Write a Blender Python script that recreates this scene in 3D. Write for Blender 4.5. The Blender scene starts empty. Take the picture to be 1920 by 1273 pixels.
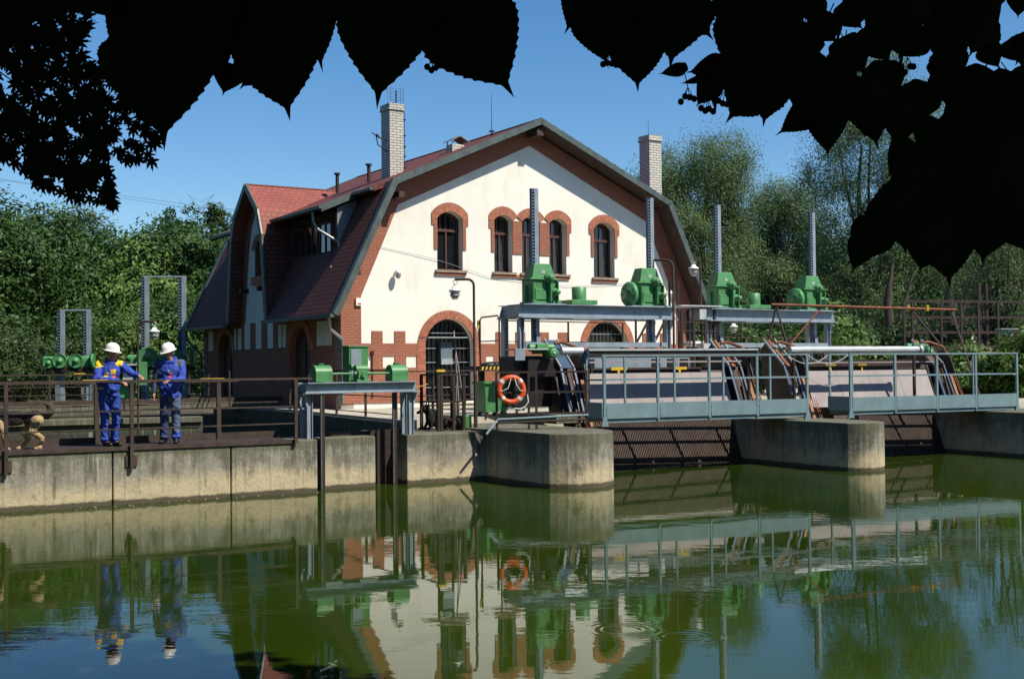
import bpy, math, random
import numpy as np
from math import sin, cos, pi, radians, sqrt
from mathutils import Vector, Matrix
from mathutils.geometry import tessellate_polygon
random.seed(7); RNG = np.random.default_rng(7)
S = bpy.context.scene
COL = S.collection
# ---------------------------------------------------------------- camera
PITCH = math.atan(51.5/2300); ROLL = 0.01
_f = Vector((0, cos(PITCH), sin(PITCH))); _u0 = Vector((0, -sin(PITCH), cos(PITCH))); _r0 = Vector((1, 0, 0))
_r = _r0*cos(ROLL)-_u0*sin(ROLL); _u = _r0*sin(ROLL)+_u0*cos(ROLL)
EYE = Vector((0, 0, 2.35))
cd = bpy.data.cameras.new('camera'); cam = bpy.data.objects.new('camera', cd); COL.objects.link(cam)
cam.matrix_world = Matrix(((_r.x, _u.x, -_f.x, 0), (_r.y, _u.y, -_f.y, 0), (_r.z, _u.z, -_f.z, 2.35), (0, 0, 0, 1)))
cd.sensor_width = 36; cd.lens = 2300/1920*36; cd.clip_start = .05; cd.clip_end = 3000
S.camera = cam
def at(px, py, Y):
    d = _f*2300+_r*(px-960)-_u*(py-636.5)
    return EYE+d*(Y/d.y)
# ---------------------------------------------------------------- light
SUNV = Vector((.996, -.557, 1.45)).normalized()
elev = math.asin(SUNV.z); azim = math.atan2(SUNV.x, SUNV.y)
w = bpy.data.worlds.new('World'); S.world = w; w.use_nodes = True
nt = w.node_tree; nt.nodes.clear()
sky = nt.nodes.new('ShaderNodeTexSky'); sky.sky_type = 'NISHITA'; sky.sun_disc = False
sky.sun_elevation = elev; sky.sun_rotation = azim; sky.altitude = 400; sky.air_density = 1.0; sky.dust_density = .45; sky.ozone_density = 3.0
bg = nt.nodes.new('ShaderNodeBackground'); bg.inputs[1].default_value = .108
wo = nt.nodes.new('ShaderNodeOutputWorld'); hs = nt.nodes.new('ShaderNodeHueSaturation'); hs.inputs['Saturation'].default_value = 1.28; nt.links.new(sky.outputs[0], hs.inputs['Color']); nt.links.new(hs.outputs[0], bg.inputs[0]); nt.links.new(bg.outputs[0], wo.inputs[0])
sl = bpy.data.lights.new('sun', 'SUN'); sl.energy = 5.0; sl.angle = radians(.5); sl.color = (1, .93, .8)
so = bpy.data.objects.new('sun', sl); COL.objects.link(so); so.rotation_euler = SUNV.to_track_quat('Z', 'Y').to_euler(); so.location = (20, -20, 40)
S.view_settings.view_transform = 'Standard'; S.view_settings.look = 'None'; S.view_settings.exposure = .32; S.view_settings.gamma = 1
S.render.engine = 'CYCLES'
# ---------------------------------------------------------------- materials
def newmat(name):
    m = bpy.data.materials.new(name); m.use_nodes = True
    n = m.node_tree; return m, n, n.nodes['Principled BSDF']
def N(n, t, **k):
    x = n.nodes.new('ShaderNode'+t)
    for a, b in k.items(): setattr(x, a, b)
    return x
def mix(n, fac, a, b, bt='MIX'):
    x = N(n, 'MixRGB', blend_type=bt)
    for i, v in ((0, fac), (1, a), (2, b)):
        if hasattr(v, 'is_output'): n.links.new(v, x.inputs[i])
        elif i == 0: x.inputs[0].default_value = v
        else: x.inputs[i].default_value = (*v, 1) if len(v) == 3 else v
    return x.outputs[0]
def ramp(n, src, *stops):
    r = N(n, 'ValToRGB'); e = r.color_ramp.elements
    while len(e) < len(stops): e.new(.5)
    for q, (p, c) in zip(e, stops):
        q.position = p; q.color = (*c, 1) if not isinstance(c, (int, float)) else (c, c, c, 1)
    n.links.new(src, r.inputs[0]); return r.outputs[0]
def noise(n, scale, vec=None, detail=4, rough=.55):
    t = N(n, 'TexNoise'); t.inputs['Scale'].default_value = scale; t.inputs['Detail'].default_value = detail; t.inputs['Roughness'].default_value = rough
    if vec: n.links.new(vec, t.inputs['Vector'])
    return t.outputs['Fac']
def mapping(n, src, scale):
    mp = N(n, 'Mapping'); mp.inputs['Scale'].default_value = scale; n.links.new(src, mp.inputs[0]); return mp.outputs[0]
def bump(n, b, h, s=.3, d=.02):
    x = N(n, 'Bump'); x.inputs['Strength'].default_value = s; x.inputs['Distance'].default_value = d
    n.links.new(h, x.inputs['Height']); n.links.new(x.outputs[0], b.inputs['Normal'])
def objc(n): return N(n, 'TexCoord').outputs['Object']
def paint(name, col, rough=.5, metal=0, var=.25, scale=6, dirt=None, dirt_amt=.5, bmp=.15):
    m, n, b = newmat(name); oc = objc(n)
    a = noise(n, scale, oc); c2 = tuple(x*(1-var) for x in col); c3 = tuple(min(1, x*(1+var*.6)) for x in col)
    c = ramp(n, a, (.3, c2), (.7, c3))
    if dirt:
        f = ramp(n, noise(n, scale*1.7, mapping(n, oc, (1, 1, .35)), 6, .7), (.5, 0), (.72, dirt_amt))
        c = mix(n, f, c, dirt)
    n.links.new(c, b.inputs['Base Color']); b.inputs['Roughness'].default_value = rough; b.inputs['Metallic'].default_value = metal
    if bmp: bump(n, b, noise(n, scale*8, oc), bmp, .01)
    return m
def brickmat(name, c1, c2, mortar, bw, bh, mort=.008, squash=.5, bmp=.5, rough=.85, dark=None):
    m, n, b = newmat(name); uv = N(n, 'UVMap'); uv.uv_map = 'UVMap'
    t = N(n, 'TexBrick'); t.offset = squash; n.links.new(uv.outputs[0], t.inputs['Vector'])
    t.inputs['Color1'].default_value = (*c1, 1); t.inputs['Color2'].default_value = (*c2, 1); t.inputs['Mortar'].default_value = (*mortar, 1)
    t.inputs['Scale'].default_value = 1; t.inputs['Mortar Size'].default_value = mort; t.inputs['Brick Width'].default_value = bw; t.inputs['Row Height'].default_value = bh; t.inputs['Bias'].default_value = 0
    t.inputs['Mortar Smooth'].default_value = .1
    c = t.outputs[0]; a = noise(n, 1.3, objc(n), 5, .6)
    c = mix(n, ramp(n, a, (.35, .0), (.75, .45)), c, dark or tuple(x*.5 for x in c1))
    c = mix(n, .35, c, ramp(n, noise(n, 40, objc(n), 2), (.3, .25), (.7, 1)), 'MULTIPLY')
    n.links.new(c, b.inputs['Base Color']); b.inputs['Roughness'].default_value = rough
    inv = N(n, 'Math', operation='SUBTRACT'); inv.inputs[0].default_value = 1; n.links.new(t.outputs['Fac'], inv.inputs[1]); bump(n, b, inv.outputs[0], bmp, .01)
    return m
M = {}
def concrete(name, grey, beige, streak, z0=.0, z1=.75):
    m, n, b = newmat(name); geo = N(n, 'NewGeometry'); pos = geo.outputs['Position']
    sep = N(n, 'SeparateXYZ'); n.links.new(pos, sep.inputs[0]); Z = sep.outputs[2]
    def ma(op, a, b_, c_=None):
        x = N(n, 'Math', operation=op)
        for i, v in enumerate((a, b_, c_)):
            if v is None: continue
            if hasattr(v, 'is_output'): n.links.new(v, x.inputs[i])
            else: x.inputs[i].default_value = v
        return x.outputs[0]
    big = noise(n, 1.1, pos, 6, .6); st = noise(n, 1, mapping(n, pos, (4.5, 4.5, .6)), 6, .75); st2 = noise(n, 1, mapping(n, pos, (15, 15, .7)), 4, .7); fine = noise(n, 24, pos, 5, .75); pat = noise(n, 3.2, pos, 7, .7)
    up = ramp(n, ma('MULTIPLY_ADD', big, .7, Z), (.62, 0), (.92, 1))
    cg = ramp(n, fine, (.25, tuple(x*.55 for x in grey)), (.75, grey)); cb = ramp(n, fine, (.2, tuple(x*.7 for x in beige)), (.65, beige))
    c = mix(n, up, cb, cg)
    c = mix(n, ramp(n, pat, (.45, 0), (.7, .35)), c, tuple(x*.5 for x in grey))
    sf = ramp(n, ma('MULTIPLY_ADD', Z, .2, ma('MULTIPLY_ADD', st, .7, ma('MULTIPLY', pat, .32))), (.58, 0), (.72, .8)); c = mix(n, sf, c, streak)
    wf = ramp(n, ma('MULTIPLY_ADD', Z, .10, st2), (.66, 0), (.76, .6)); c = mix(n, wf, c, (.46, .45, .37))
    top = ramp(n, ma('MULTIPLY_ADD', noise(n, 9, pos, 6, .8), .3, Z), (.97, 0), (1.12, .55)); c = mix(n, top, c, (.10, .10, .06))
    wl = ma('MULTIPLY_ADD', noise(n, 4, pos, 7, .75), -.13, Z)
    c = mix(n, ramp(n, wl, (0, .9), (.035, 0)), c, (.04, .032, .018))
    c = mix(n, ramp(n, noise(n, 45, pos, 2, .8), (.68, 0), (.72, .75)), c, (.06, .05, .035))
    lines = N(n, 'TexWave'); lines.wave_type = 'BANDS'; lines.bands_direction = 'X'; lines.inputs['Scale'].default_value = .55; lines.inputs['Distortion'].default_value = .4; n.links.new(pos, lines.inputs[0])
    c = mix(n, ramp(n, lines.outputs['Fac'], (.0, .3), (.010, 0)), c, (.08, .07, .05))
    n.links.new(c, b.inputs['Base Color']); b.inputs['Roughness'].default_value = .92
    bump(n, b, noise(n, 12, pos, 8, .75), .6, .03); return m
M['concrete'] = concrete('concrete', (.36, .34, .27), (.56, .47, .30), (.075, .07, .05))
M['pave'] = paint('paving', (.46, .42, .34), .9, 0, .3, 2, (.2, .18, .13), .5, .5)
M['ground'] = paint('soil and grass', (.05, .07, .025), .95, 0, .5, .6, (.09, .08, .04), .6, .6)
M['plaster'] = paint('cream plaster', (.80, .775, .69), .85, 0, .06, .8, (.60, .54, .42), .5, .15)
M['plaster_dirty'] = M['plaster']
M['brick'] = brickmat('red brick', (.45, .165, .095), (.39, .135, .078), (.21, .095, .065), .23, .075, .009)
M['voussoir'] = paint('brick voussoir', (.45, .165, .095), .85, 0, .35, 9, None, 0, .3)
M['mortar'] = paint('mortar', (.2, .1, .07), .9)
M['wbrick'] = brickmat('white brick', (.72, .70, .63), (.62, .60, .53), (.16, .14, .11), .26, .085, .011)
M['tile'] = brickmat('red roof tile', (.24, .065, .036), (.18, .048, .028), (.06, .012, .012), .18, .15, .02, .5, 1.0, .7)
M['tile_new'] = brickmat('bright roof tile', (.34, .085, .06), (.30, .07, .05), (.15, .035, .03), .22, .17, .012, .5, .6, .7)
M['roofmetal'] = paint('green grey flashing', (.10, .13, .12), .5, .4, .25, 3, (.05, .045, .04), .6)
M['soffit'] = paint('dark soffit wood', (.06, .035, .025), .8, 0, .4, 4)
M['zinc'] = paint('zinc pipe', (.33, .34, .33), .45, .6, .25, 5, (.12, .09, .06), .5)
M['brownwood'] = paint('brown window wood', (.085, .035, .022), .55, 0, .3, 8)
M['sill'] = paint('sill stone', (.3, .22, .16), .8, 0, .3, 8)
M['black'] = paint('black paint', (.012, .012, .012), .5, 0, .3, 6)
M['rust'] = paint('brown rusty steel', (.05, .034, .027), .75, .1, .45, 5, (.11, .055, .03), .5, .3)
M['darksteel'] = paint('dark brown steel', (.035, .022, .018), .6, .2, .4, 5, (.09, .045, .025), .5, .3)
M['bars'] = paint('rack bars', (.085, .056, .042), .7, .1, .4, 5)
M['orust'] = paint('orange rust', (.22, .075, .03), .8, 0, .4, 5, (.08, .03, .02), .7, .3)
M['green'] = paint('green machine paint', (.072, .25, .088), .45, 0, .22, 3.5, (.06, .10, .045), .55, .15)
M['dgreen'] = paint('dark green paint', (.04, .17, .05), .45, 0, .15, 3)
M['steelgrey'] = paint('grey blue steel', (.25, .31, .36), .5, .1, .2, 3, (.13, .12, .10), .55)
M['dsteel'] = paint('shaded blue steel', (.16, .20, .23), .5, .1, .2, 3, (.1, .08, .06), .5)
M['railblue'] = paint('pale blue railing paint', (.16, .25, .28), .5, 0, .14, 3, (.17, .15, .12), .4)
M['galv'] = paint('galvanised steel', (.50, .53, .54), .45, .3, .2, 4, (.2, .16, .12), .4)
M['white'] = paint('white enamel', (.78, .78, .74), .35, 0, .1, 5)
M['plank'] = paint('weathered pink plank', (.31, .27, .265), .8, 0, .2, 1.2, (.25, .20, .18), .6, .2)
M['yellow'] = paint('yellow paint', (.68, .46, .03), .5, 0, .2, 8, (.2, .14, .04), .5)
M['orange'] = paint('orange lifebuoy', (.66, .085, .018), .5, 0, .15, 8, (.35, .07, .03), .4)
M['silver'] = paint('reflective tape', (.6, .6, .6), .4)
M['rope'] = paint('white rope', (.7, .68, .6), .9)
M['wood'] = paint('orange brown wood', (.30, .13, .05), .7, 0, .3, 5)
M['navy'] = paint('navy steel', (.04, .075, .14), .45, .1, .25, 4)
M['glasswire'] = paint('lamp glass', (.45, .45, .42), .15)
def glass():
    m, n, b = newmat('window glass'); oc = objc(n)
    b.inputs['Base Color'].default_value = (.012, .014, .016, 1); b.inputs['Roughness'].default_value = .04; b.inputs['Specular IOR Level'].default_value = .8
    bump(n, b, noise(n, 1.5, oc, 2), .15, .02); return m
M['glass'] = glass()
M['curtain'] = paint('net curtain', (.35, .36, .38), .9)
def leafmat(name, c1, c2, rough=.5, trans=.25, spec=.3):
    m, n, b = newmat(name); geo = N(n, 'NewGeometry')
    rnd = geo.outputs['Random Per Island']
    c = ramp(n, rnd, (0, c1), (1, c2))
    big = noise(n, .35, geo.outputs['Position'], 3)
    c = mix(n, ramp(n, big, (.35, .0), (.65, .5)), c, tuple(x*1.25 for x in c2))
    n.links.new(c, b.inputs['Base Color']); b.inputs['Roughness'].default_value = rough; b.inputs['Specular IOR Level'].default_value = spec
    if trans:
        t = N(n, 'BsdfTranslucent'); n.links.new(c, t.inputs[0]); ms = N(n, 'MixShader'); ms.inputs[0].default_value = trans
        n.links.new(b.outputs[0], ms.inputs[1]); n.links.new(t.outputs[0], ms.inputs[2]); n.links.new(ms.outputs[0], n.nodes['Material Output'].inputs[0])
    return m
M['leaf_oak'] = leafmat('broadleaf foliage', (.016, .042, .008), (.050, .105, .018))
M['leaf_light'] = leafmat('light foliage', (.045, .095, .016), (.11, .185, .038))
M['leaf_willow'] = leafmat('willow foliage', (.045, .085, .025), (.125, .185, .062), .5, .25)
M['leaf_dark'] = leafmat('dark foliage', (.024, .048, .013), (.06, .10, .027))
M['leaf_linden'] = leafmat('linden leaf', (.010, .016, .006), (.016, .024, .008), .8, .0, .04)
M['bark'] = paint('bark', (.055, .045, .035), .95, 0, .4, 3, None, 0, .8)
M['barkdark'] = paint('dark bark', (.02, .017, .013), .95, 0, .4, 3, None, 0, .8)
M['cloth_blue'] = paint('royal blue workwear', (.022, .060, .36), .8, 0, .15, 5, None, 0, .25)
M['cloth_grey'] = paint('faded grey blue cloth', (.085, .115, .215), .85, 0, .2, 6)
M['cloth_shade'] = paint('shaded blue cloth', (.03, .045, .12), .85, 0, .2, 6)  # darker blue for the worker's side away from the sun, shade in the colour
M['cloth_yellow'] = paint('yellow workwear patch', (.80, .52, .03), .8, 0, .1, 8)
M['skin'] = paint('weathered skin', (.42, .20, .13), .6, 0, .12, 15, None, 0, .1)
M['hair'] = paint('grey hair', (.20, .19, .17), .9, 0, .3, 60)
M['helmet'] = paint('white hard hat', (.80, .79, .74), .3, 0, .04, 5)
M['red'] = paint('red badge', (.6, .04, .03), .5)
M['chain'] = paint('yellow chain', (.45, .33, .08), .6)
def watermat():
    m, n, b = newmat('green pond water'); geo = N(n, 'NewGeometry'); pos = geo.outputs['Position']
    b.inputs['Roughness'].default_value = .015; b.inputs['IOR'].default_value = 1.333
    c = ramp(n, noise(n, .15, pos, 3), (.3, (.010, .024, .0015)), (.7, (.032, .055, .003)))
    n.links.new(c, b.inputs['Base Color'])
    amp = ramp(n, noise(n, .22, pos, 3, .5), (.38, .12), (.62, 1))
    h1 = noise(n, 1, mapping(n, pos, (2.2, 5.5, 1)), 3, .5); h2 = noise(n, 1, mapping(n, pos, (.5, 1.1, 1)), 2, .5)
    a = N(n, 'Math', operation='MULTIPLY'); n.links.new(h1, a.inputs[0]); n.links.new(amp, a.inputs[1])
    s = N(n, 'Math', operation='MULTIPLY_ADD'); n.links.new(h2, s.inputs[0]); s.inputs[1].default_value = .9; n.links.new(a.outputs[0], s.inputs[2])
    # two sets of rings spreading where something broke the surface
    out = s.outputs[0]
    for cx, cy, rr in ((.98, 11.0, .5), (1.5, 10.7, .36)):
        cc = N(n, 'CombineXYZ'); cc.inputs[0].default_value = cx; cc.inputs[1].default_value = cy
        dd = N(n, 'VectorMath', operation='DISTANCE'); n.links.new(pos, dd.inputs[0]); n.links.new(cc.outputs[0], dd.inputs[1])
        k = N(n, 'Math', operation='MULTIPLY'); n.links.new(dd.outputs['Value'], k.inputs[0]); k.inputs[1].default_value = 75
        sn = N(n, 'Math', operation='SINE'); n.links.new(k.outputs[0], sn.inputs[0])
        fo = ramp(n, dd.outputs['Value'], (rr*.1, .0), (rr*.35, .2), (rr, 0))
        mu = N(n, 'Math', operation='MULTIPLY_ADD'); n.links.new(sn.outputs[0], mu.inputs[0]); n.links.new(fo, mu.inputs[1]); n.links.new(out, mu.inputs[2]); out = mu.outputs[0]
    bump(n, b, out, .13, .012); return m
M['water'] = watermat()
# ---------------------------------------------------------------- mesh helpers
class MB:
    def __init__(s): s.v = []; s.f = []; s.sm = []; s.mi = []; s.mats = []; s.cur = 0
    def mat(s, m):
        if m not in s.mats: s.mats.append(m)
        s.cur = s.mats.index(m); return s
    def add(s, vs, fs, smooth=False):
        o = len(s.v); s.v += [tuple(v) for v in vs]
        for f in fs: s.f.append([o+i for i in f]); s.sm.append(smooth); s.mi.append(s.cur)
        return s
    def box(s, x0, x1, y0, y1, z0, z1):
        x0, x1 = sorted((x0, x1)); y0, y1 = sorted((y0, y1)); z0, z1 = sorted((z0, z1))
        return s.add([(x0, y0, z0), (x1, y0, z0), (x1, y1, z0), (x0, y1, z0), (x0, y0, z1), (x1, y0, z1), (x1, y1, z1), (x0, y1, z1)],
                     [(3, 2, 1, 0), (4, 5, 6, 7), (0, 1, 5, 4), (1, 2, 6, 5), (2, 3, 7, 6), (3, 0, 4, 7)])
    def bar(s, p, q, w, h, up=(0, 0, 1)):
        p = Vector(p); q = Vector(q); d = (q-p).normalized(); up = Vector(up)
        a = d.cross(up)
        if a.length < 1e-3: a = d.cross(Vector((0, 1, 0)))
        a.normalize(); b = a.cross(d).normalized(); a *= w/2; b *= h/2
        vs = [p-a-b, p+a-b, p+a+b, p-a+b, q-a-b, q+a-b, q+a+b, q-a+b]
        return s.add(vs, [(3, 2, 1, 0), (4, 5, 6, 7), (0, 1, 5, 4), (1, 2, 6, 5), (2, 3, 7, 6), (3, 0, 4, 7)])
    def tube(s, pts, r, n=8, r2=None, cap=True):
        pts = [Vector(p) for p in pts]; L = len(pts); vs = []; prev = None
        for i, p in enumerate(pts):
            d = (pts[min(i+1, L-1)]-pts[max(i-1, 0)]).normalized()
            if prev is None:
                a = d.cross(Vector((0, 0, 1)))
                if a.length < .05: a = d.cross(Vector((0, 1, 0)))
            else: a = prev-d*prev.dot(d)
            a.normalize(); prev = a; b = d.cross(a)
            rr = (r[i] if isinstance(r, (list, tuple)) else (r+(r2-r)*i/(L-1) if r2 is not None else r))
            for k in range(n): t = 2*pi*k/n; vs.append(p+a*(cos(t)*rr)+b*(sin(t)*rr))
        fs = [(i*n+k, i*n+(k+1) % n, (i+1)*n+(k+1) % n, (i+1)*n+k) for i in range(L-1) for k in range(n)]
        s.add(vs, fs, True)
        if cap: s.add(vs[:n], [tuple(range(n))[::-1]]); s.add(vs[-n:], [tuple(range(n))])
        return s
    def cyl(s, p, q, r, n=16, r2=None): return s.tube([p, q], r, n, r2)
    def lathe(s, c, prof, n=16, axis='z', M4=None):
        vs = []
        for (r, h) in prof:
            for k in range(n):
                t = 2*pi*k/n; x, y = cos(t)*r, sin(t)*r
                v = Vector((x, y, h)) if axis == 'z' else (Vector((h, x, y)) if axis == 'x' else Vector((x, h, y)))
                if M4: v = M4 @ v
                vs.append(v+Vector(c))
        L = len(prof)
        return s.add(vs, [(i*n+k, i*n+(k+1) % n, (i+1)*n+(k+1) % n, (i+1)*n+k) for i in range(L-1) for k in range(n)], True)
    def ell(s, c, r, n=12, m=8, M4=None):
        c = Vector(c); vs = []
        for i in range(m+1):
            ph = pi*i/m
            for k in range(n):
                t = 2*pi*k/n; v = Vector((sin(ph)*cos(t)*r[0], sin(ph)*sin(t)*r[1], cos(ph)*r[2]))
                vs.append((M4 @ v if M4 else v)+c)
        return s.add(vs, [(i*n+k, (i+1)*n+k, (i+1)*n+(k+1) % n, i*n+(k+1) % n) for i in range(m) for k in range(n)], True)
    def torus(s, c, R, r, M4=None, n=40, k=10, a0=0, a1=2*pi):
        full = abs(a1-a0-2*pi) < 1e-6; vs = []; nn = n if full else n+1
        for i in range(nn):
            a = a0+(a1-a0)*i/n
            for j in range(k):
                b = 2*pi*j/k; v = Vector(((R+r*cos(b))*cos(a), r*sin(b), (R+r*cos(b))*sin(a)))
                vs.append((M4 @ v if M4 else v)+Vector(c))
        return s.add(vs, [(i*k+j, ((i+1) % nn)*k+j, ((i+1) % nn)*k+(j+1) % k, i*k+(j+1) % k) for i in range(n) for j in range(k)], True)
    def plate(s, outer, holes, fn, c0, c1):
        """2D outline with holes, fn(a,b,c) -> 3D, between depths c0 and c1"""
        loops = [outer]+list(holes); flat = [p for l in loops for p in l]
        tris = tessellate_polygon([[Vector((p[0], p[1], 0)) for p in l] for l in loops]) if (holes or len(outer) > 4) else [tuple(range(len(outer)))]
        n = len(flat)
        vs = [fn(p[0], p[1], c0) for p in flat]+[fn(p[0], p[1], c1) for p in flat]
        fs = [tuple(t) for t in tris]+[tuple(i+n for i in reversed(t)) for t in tris]; o = 0
        for l in loops:
            k = len(l)
            for i in range(k): a, b = o+i, o+(i+1) % k; fs.append((a, b, b+n, a+n))
            o += k
        return s.add(vs, fs)
    def build(s, name, mat=None, parent=None, z0=0, fixn=True, bevel=0):
        me = bpy.data.meshes.new(name)
        vs = [(x, y, z-z0) for x, y, z in s.v] if z0 else s.v
        me.from_pydata(vs, [], s.f)
        me.polygons.foreach_set('use_smooth', s.sm)
        if s.mats:
            for m in s.mats: me.materials.append(M[m])
            me.polygons.foreach_set('material_index', s.mi)
        else: me.materials.append(M[mat])
        if fixn:
            import bmesh
            bm = bmesh.new(); bm.from_mesh(me); bmesh.ops.recalc_face_normals(bm, faces=bm.faces); bm.to_mesh(me); bm.free()
        uvl = me.uv_layers.new(name='UVMap'); Z = Vector((0, 0, 1)); uvs = []
        for p in me.polygons:
            nn = p.normal
            if abs(nn.z) > .93: t = Vector((1, 0, 0)); b = Vector((0, 1, 0))
            else: t = Z.cross(nn).normalized(); b = nn.cross(t)
            for vi in p.vertices: c = me.vertices[vi].co; uvs += [c.dot(t), c.dot(b)]
        uvl.data.foreach_set('uv', uvs)
        o = bpy.data.objects.new(name, me); COL.objects.link(o)
        if parent: o.parent = parent
        if bevel:
            md = o.modifiers.new('bevel', 'BEVEL'); md.width = bevel; md.segments = 2; md.limit_method = 'ANGLE'; md.harden_normals = False
        return o
def tag(o, label=None, cat=None, group=None, kind=None):
    for k, v in (('label', label), ('category', cat), ('group', group), ('kind', kind)):
        if v: o[k] = v
    return o
class Thing:
    def __init__(s, name, label, cat, loc=(0, 0, 0), rot=0, group=None, kind=None):
        s.r = bpy.data.objects.new(name, None); COL.objects.link(s.r); s.r.location = loc; s.r.rotation_euler = (0, 0, radians(rot)); s.z0 = loc[2]
        s.r.empty_display_size = .2
        tag(s.r, label, cat, group, kind)
    def part(s, name, mb, mat=None, parent=None, label=None, bevel=0, fixn=True):
        o = mb.build(name, mat, parent or s.r, s.z0, fixn, bevel)
        if label: o['label'] = label
        return o
def kids(o): return [c for c in bpy.data.objects if c.parent == o]
def dup(o, loc=None, rot=None, label=None, parent=None):
    c = o.copy(); COL.objects.link(c)
    if parent: c.parent = parent
    if loc: c.location = loc
    if rot is not None: c.rotation_euler = (0, 0, radians(rot))
    if label: c['label'] = label
    for k in kids(o): dup(k, parent=c)
    return c
def frame(ox, oy, deg):
    a = radians(deg); return lambda u, v, z=0: Vector((ox+u*cos(a)-v*sin(a), oy+u*sin(a)+v*cos(a), z))
def arc(uc, z0, a, h, n=14, full=False):
    """points of a segmental arch from right spring to left spring"""
    R = (a*a+h*h)/(2*h); zc = z0+h-R; t0 = math.asin(min(1, a/R))
    if h > a: t0 = pi-t0
    return [(uc+R*sin(t0-2*t0*i/n), zc+R*cos(t0-2*t0*i/n)) for i in range(n+1)]
# ---------------------------------------------------------------- setting: water, ground, terrace
mb = MB(); mb.add([(-400, -60, 0), (400, -60, 0), (400, 400, 0), (-400, 400, 0)], [(0, 1, 2, 3)])
tag(mb.build('water', 'water'), kind='structure')
D = frame(-3.73, 23.55, 31); BF = frame(-4.882, 34.908, 32.3)
# far ground behind the weir, gently rising to the left bank
mb = MB(); nx, ny = 90, 60; vs = []
for j in range(ny+1):
    for i in range(nx+1):
        u = -150+i*5.0; v = 19+j*5.0
        z = 1.0+.25*sin(u*.13+v*.2)+max(0, (-u-8)*.06)+max(0, (v-45)*.04)
        if v < 24 or (v < 33 and -14 < u < 0): z = -1.2
        p = D(u, v, z); vs.append(p)
mb.add(vs, [(j*(nx+1)+i, j*(nx+1)+i+1, (j+1)*(nx+1)+i+1, (j+1)*(nx+1)+i) for j in range(ny) for i in range(nx)], True)
tag(mb.build('ground', 'ground'), kind='structure')
# paved terrace round the powerhouse, its left edge drops to the sluice channel
mb = MB()
pl = [BF(-1.35, -8.2), BF(-1.35, 26), BF(26, 26), BF(26, 1.2), BF(-.2, -2.0), BF(-.2, -8.4)]
edge = [(-6.2, 34.8), (-2.2, 27.2)]
pts = [(-2.4, 27.0), (-6.25, 34.9), (-15.5, 49.5), (20, 62), (34, 48), (6.2, 31.0), (4.0, 32.6), (-.3, 29.0)]
mb.plate(pts, [], lambda a, b, c: (a, b, c), 1.2, -1)
tag(mb.build('terrace', 'pave'), kind='structure')
M['concrete_dark'] = concrete('shade dark concrete', (.07, .075, .055), (.06, .07, .04), (.03, .035, .025))  # darker copy of the concrete, shade of the terrace edge put into its colour
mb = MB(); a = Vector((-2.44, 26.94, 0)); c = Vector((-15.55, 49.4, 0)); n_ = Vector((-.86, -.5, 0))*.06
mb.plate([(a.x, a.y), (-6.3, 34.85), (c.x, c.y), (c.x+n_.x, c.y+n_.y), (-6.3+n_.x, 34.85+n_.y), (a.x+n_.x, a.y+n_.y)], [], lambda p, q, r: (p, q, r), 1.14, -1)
tag(mb.build('channel_wall', 'concrete_dark'), 'dark concrete wall with painted-in shade along the channel under the pale terrace edge', 'concrete wall')
# ---------------------------------------------------------------- retaining walls of the headwater
def wall(name, pts, z1, label, joints=(), h0=-1.5):
    mb = MB(); mb.plate(pts, [], lambda a, b, c: (a, b, c), z1, h0)
    o = mb.build(name, 'concrete', bevel=.02); tag(o, label, 'concrete wall'); return o
def box_d(u0, u1, v0, v1, F=D): return [tuple(F(u, v)[:2]) for u, v in ((u0, v0), (u1, v0), (u1, v1), (u0, v1))]
js = [-12.5, -6.9, -3.85, -1.72, 0]
labs = ['weathered concrete quay wall at the far left edge of the photo', 'streaked concrete quay wall below the worker in yellow shoulders',
        'streaked concrete quay wall below the worker with the red badge', 'concrete quay wall section left of the toothed gate stem']
for i in range(4): wall('quay_wall', box_d(js[i]+.012, js[i+1]-(.012 if i < 3 else .02), 0, 1.15), .965+.012*i, labs[i])
wall('sluice_wall', box_d(.23, 1.35, .34, .8), 1.0, 'low concrete wall below the green winches, between the two gate stems')
wall('sluice_wall', box_d(2.02, 4.3, .28, 2.6), 1.0, 'short concrete wall under the dark railed cage, left of the large round pier')
# ---------------------------------------------------------------- piers
def pier(cx, cy, s, L, z1, label, deg=32):
    F = frame(cx, cy, deg); pts = []
    nose = [(0, 0), (.12, -.13), (.26, -.25), (.42, -.335), (.6, -.385), (.78, -.40), (.96, -.375), (1.13, -.32), (1.29, -.235), (1.44, -.12), (1.57, .03), (1.68, .2), (1.77, .39), (1.84, .6), (1.89, .82), (1.92, 1.05)]
    loc = [(u*s, v*s) for u, v in nose]+[(1.92*s, L), (0, L)]
    mb = MB(); mb.plate([tuple(F(u, v)[:2]) for u, v in loc], [], lambda a, b, c: (a, b, c), z1, -1.5)
    o = mb.build('bridge_pier', 'concrete', bevel=.015); tag(o, label, 'pier', 'rounded concrete piers of the intake')
    return o
pier(.69, 23.72, 1, 9.5, 1.05, 'large round nosed concrete pier in front of the lifebuoy')
pier(7.29, 26.79, .70, 9.0, 1.05, 'smaller round nosed concrete pier between the two footbridges', 28)
pier(13.5, 28.3, 1.2, 9.0, 1.1, 'dark concrete abutment at the right edge of the photo', 26)
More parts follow.
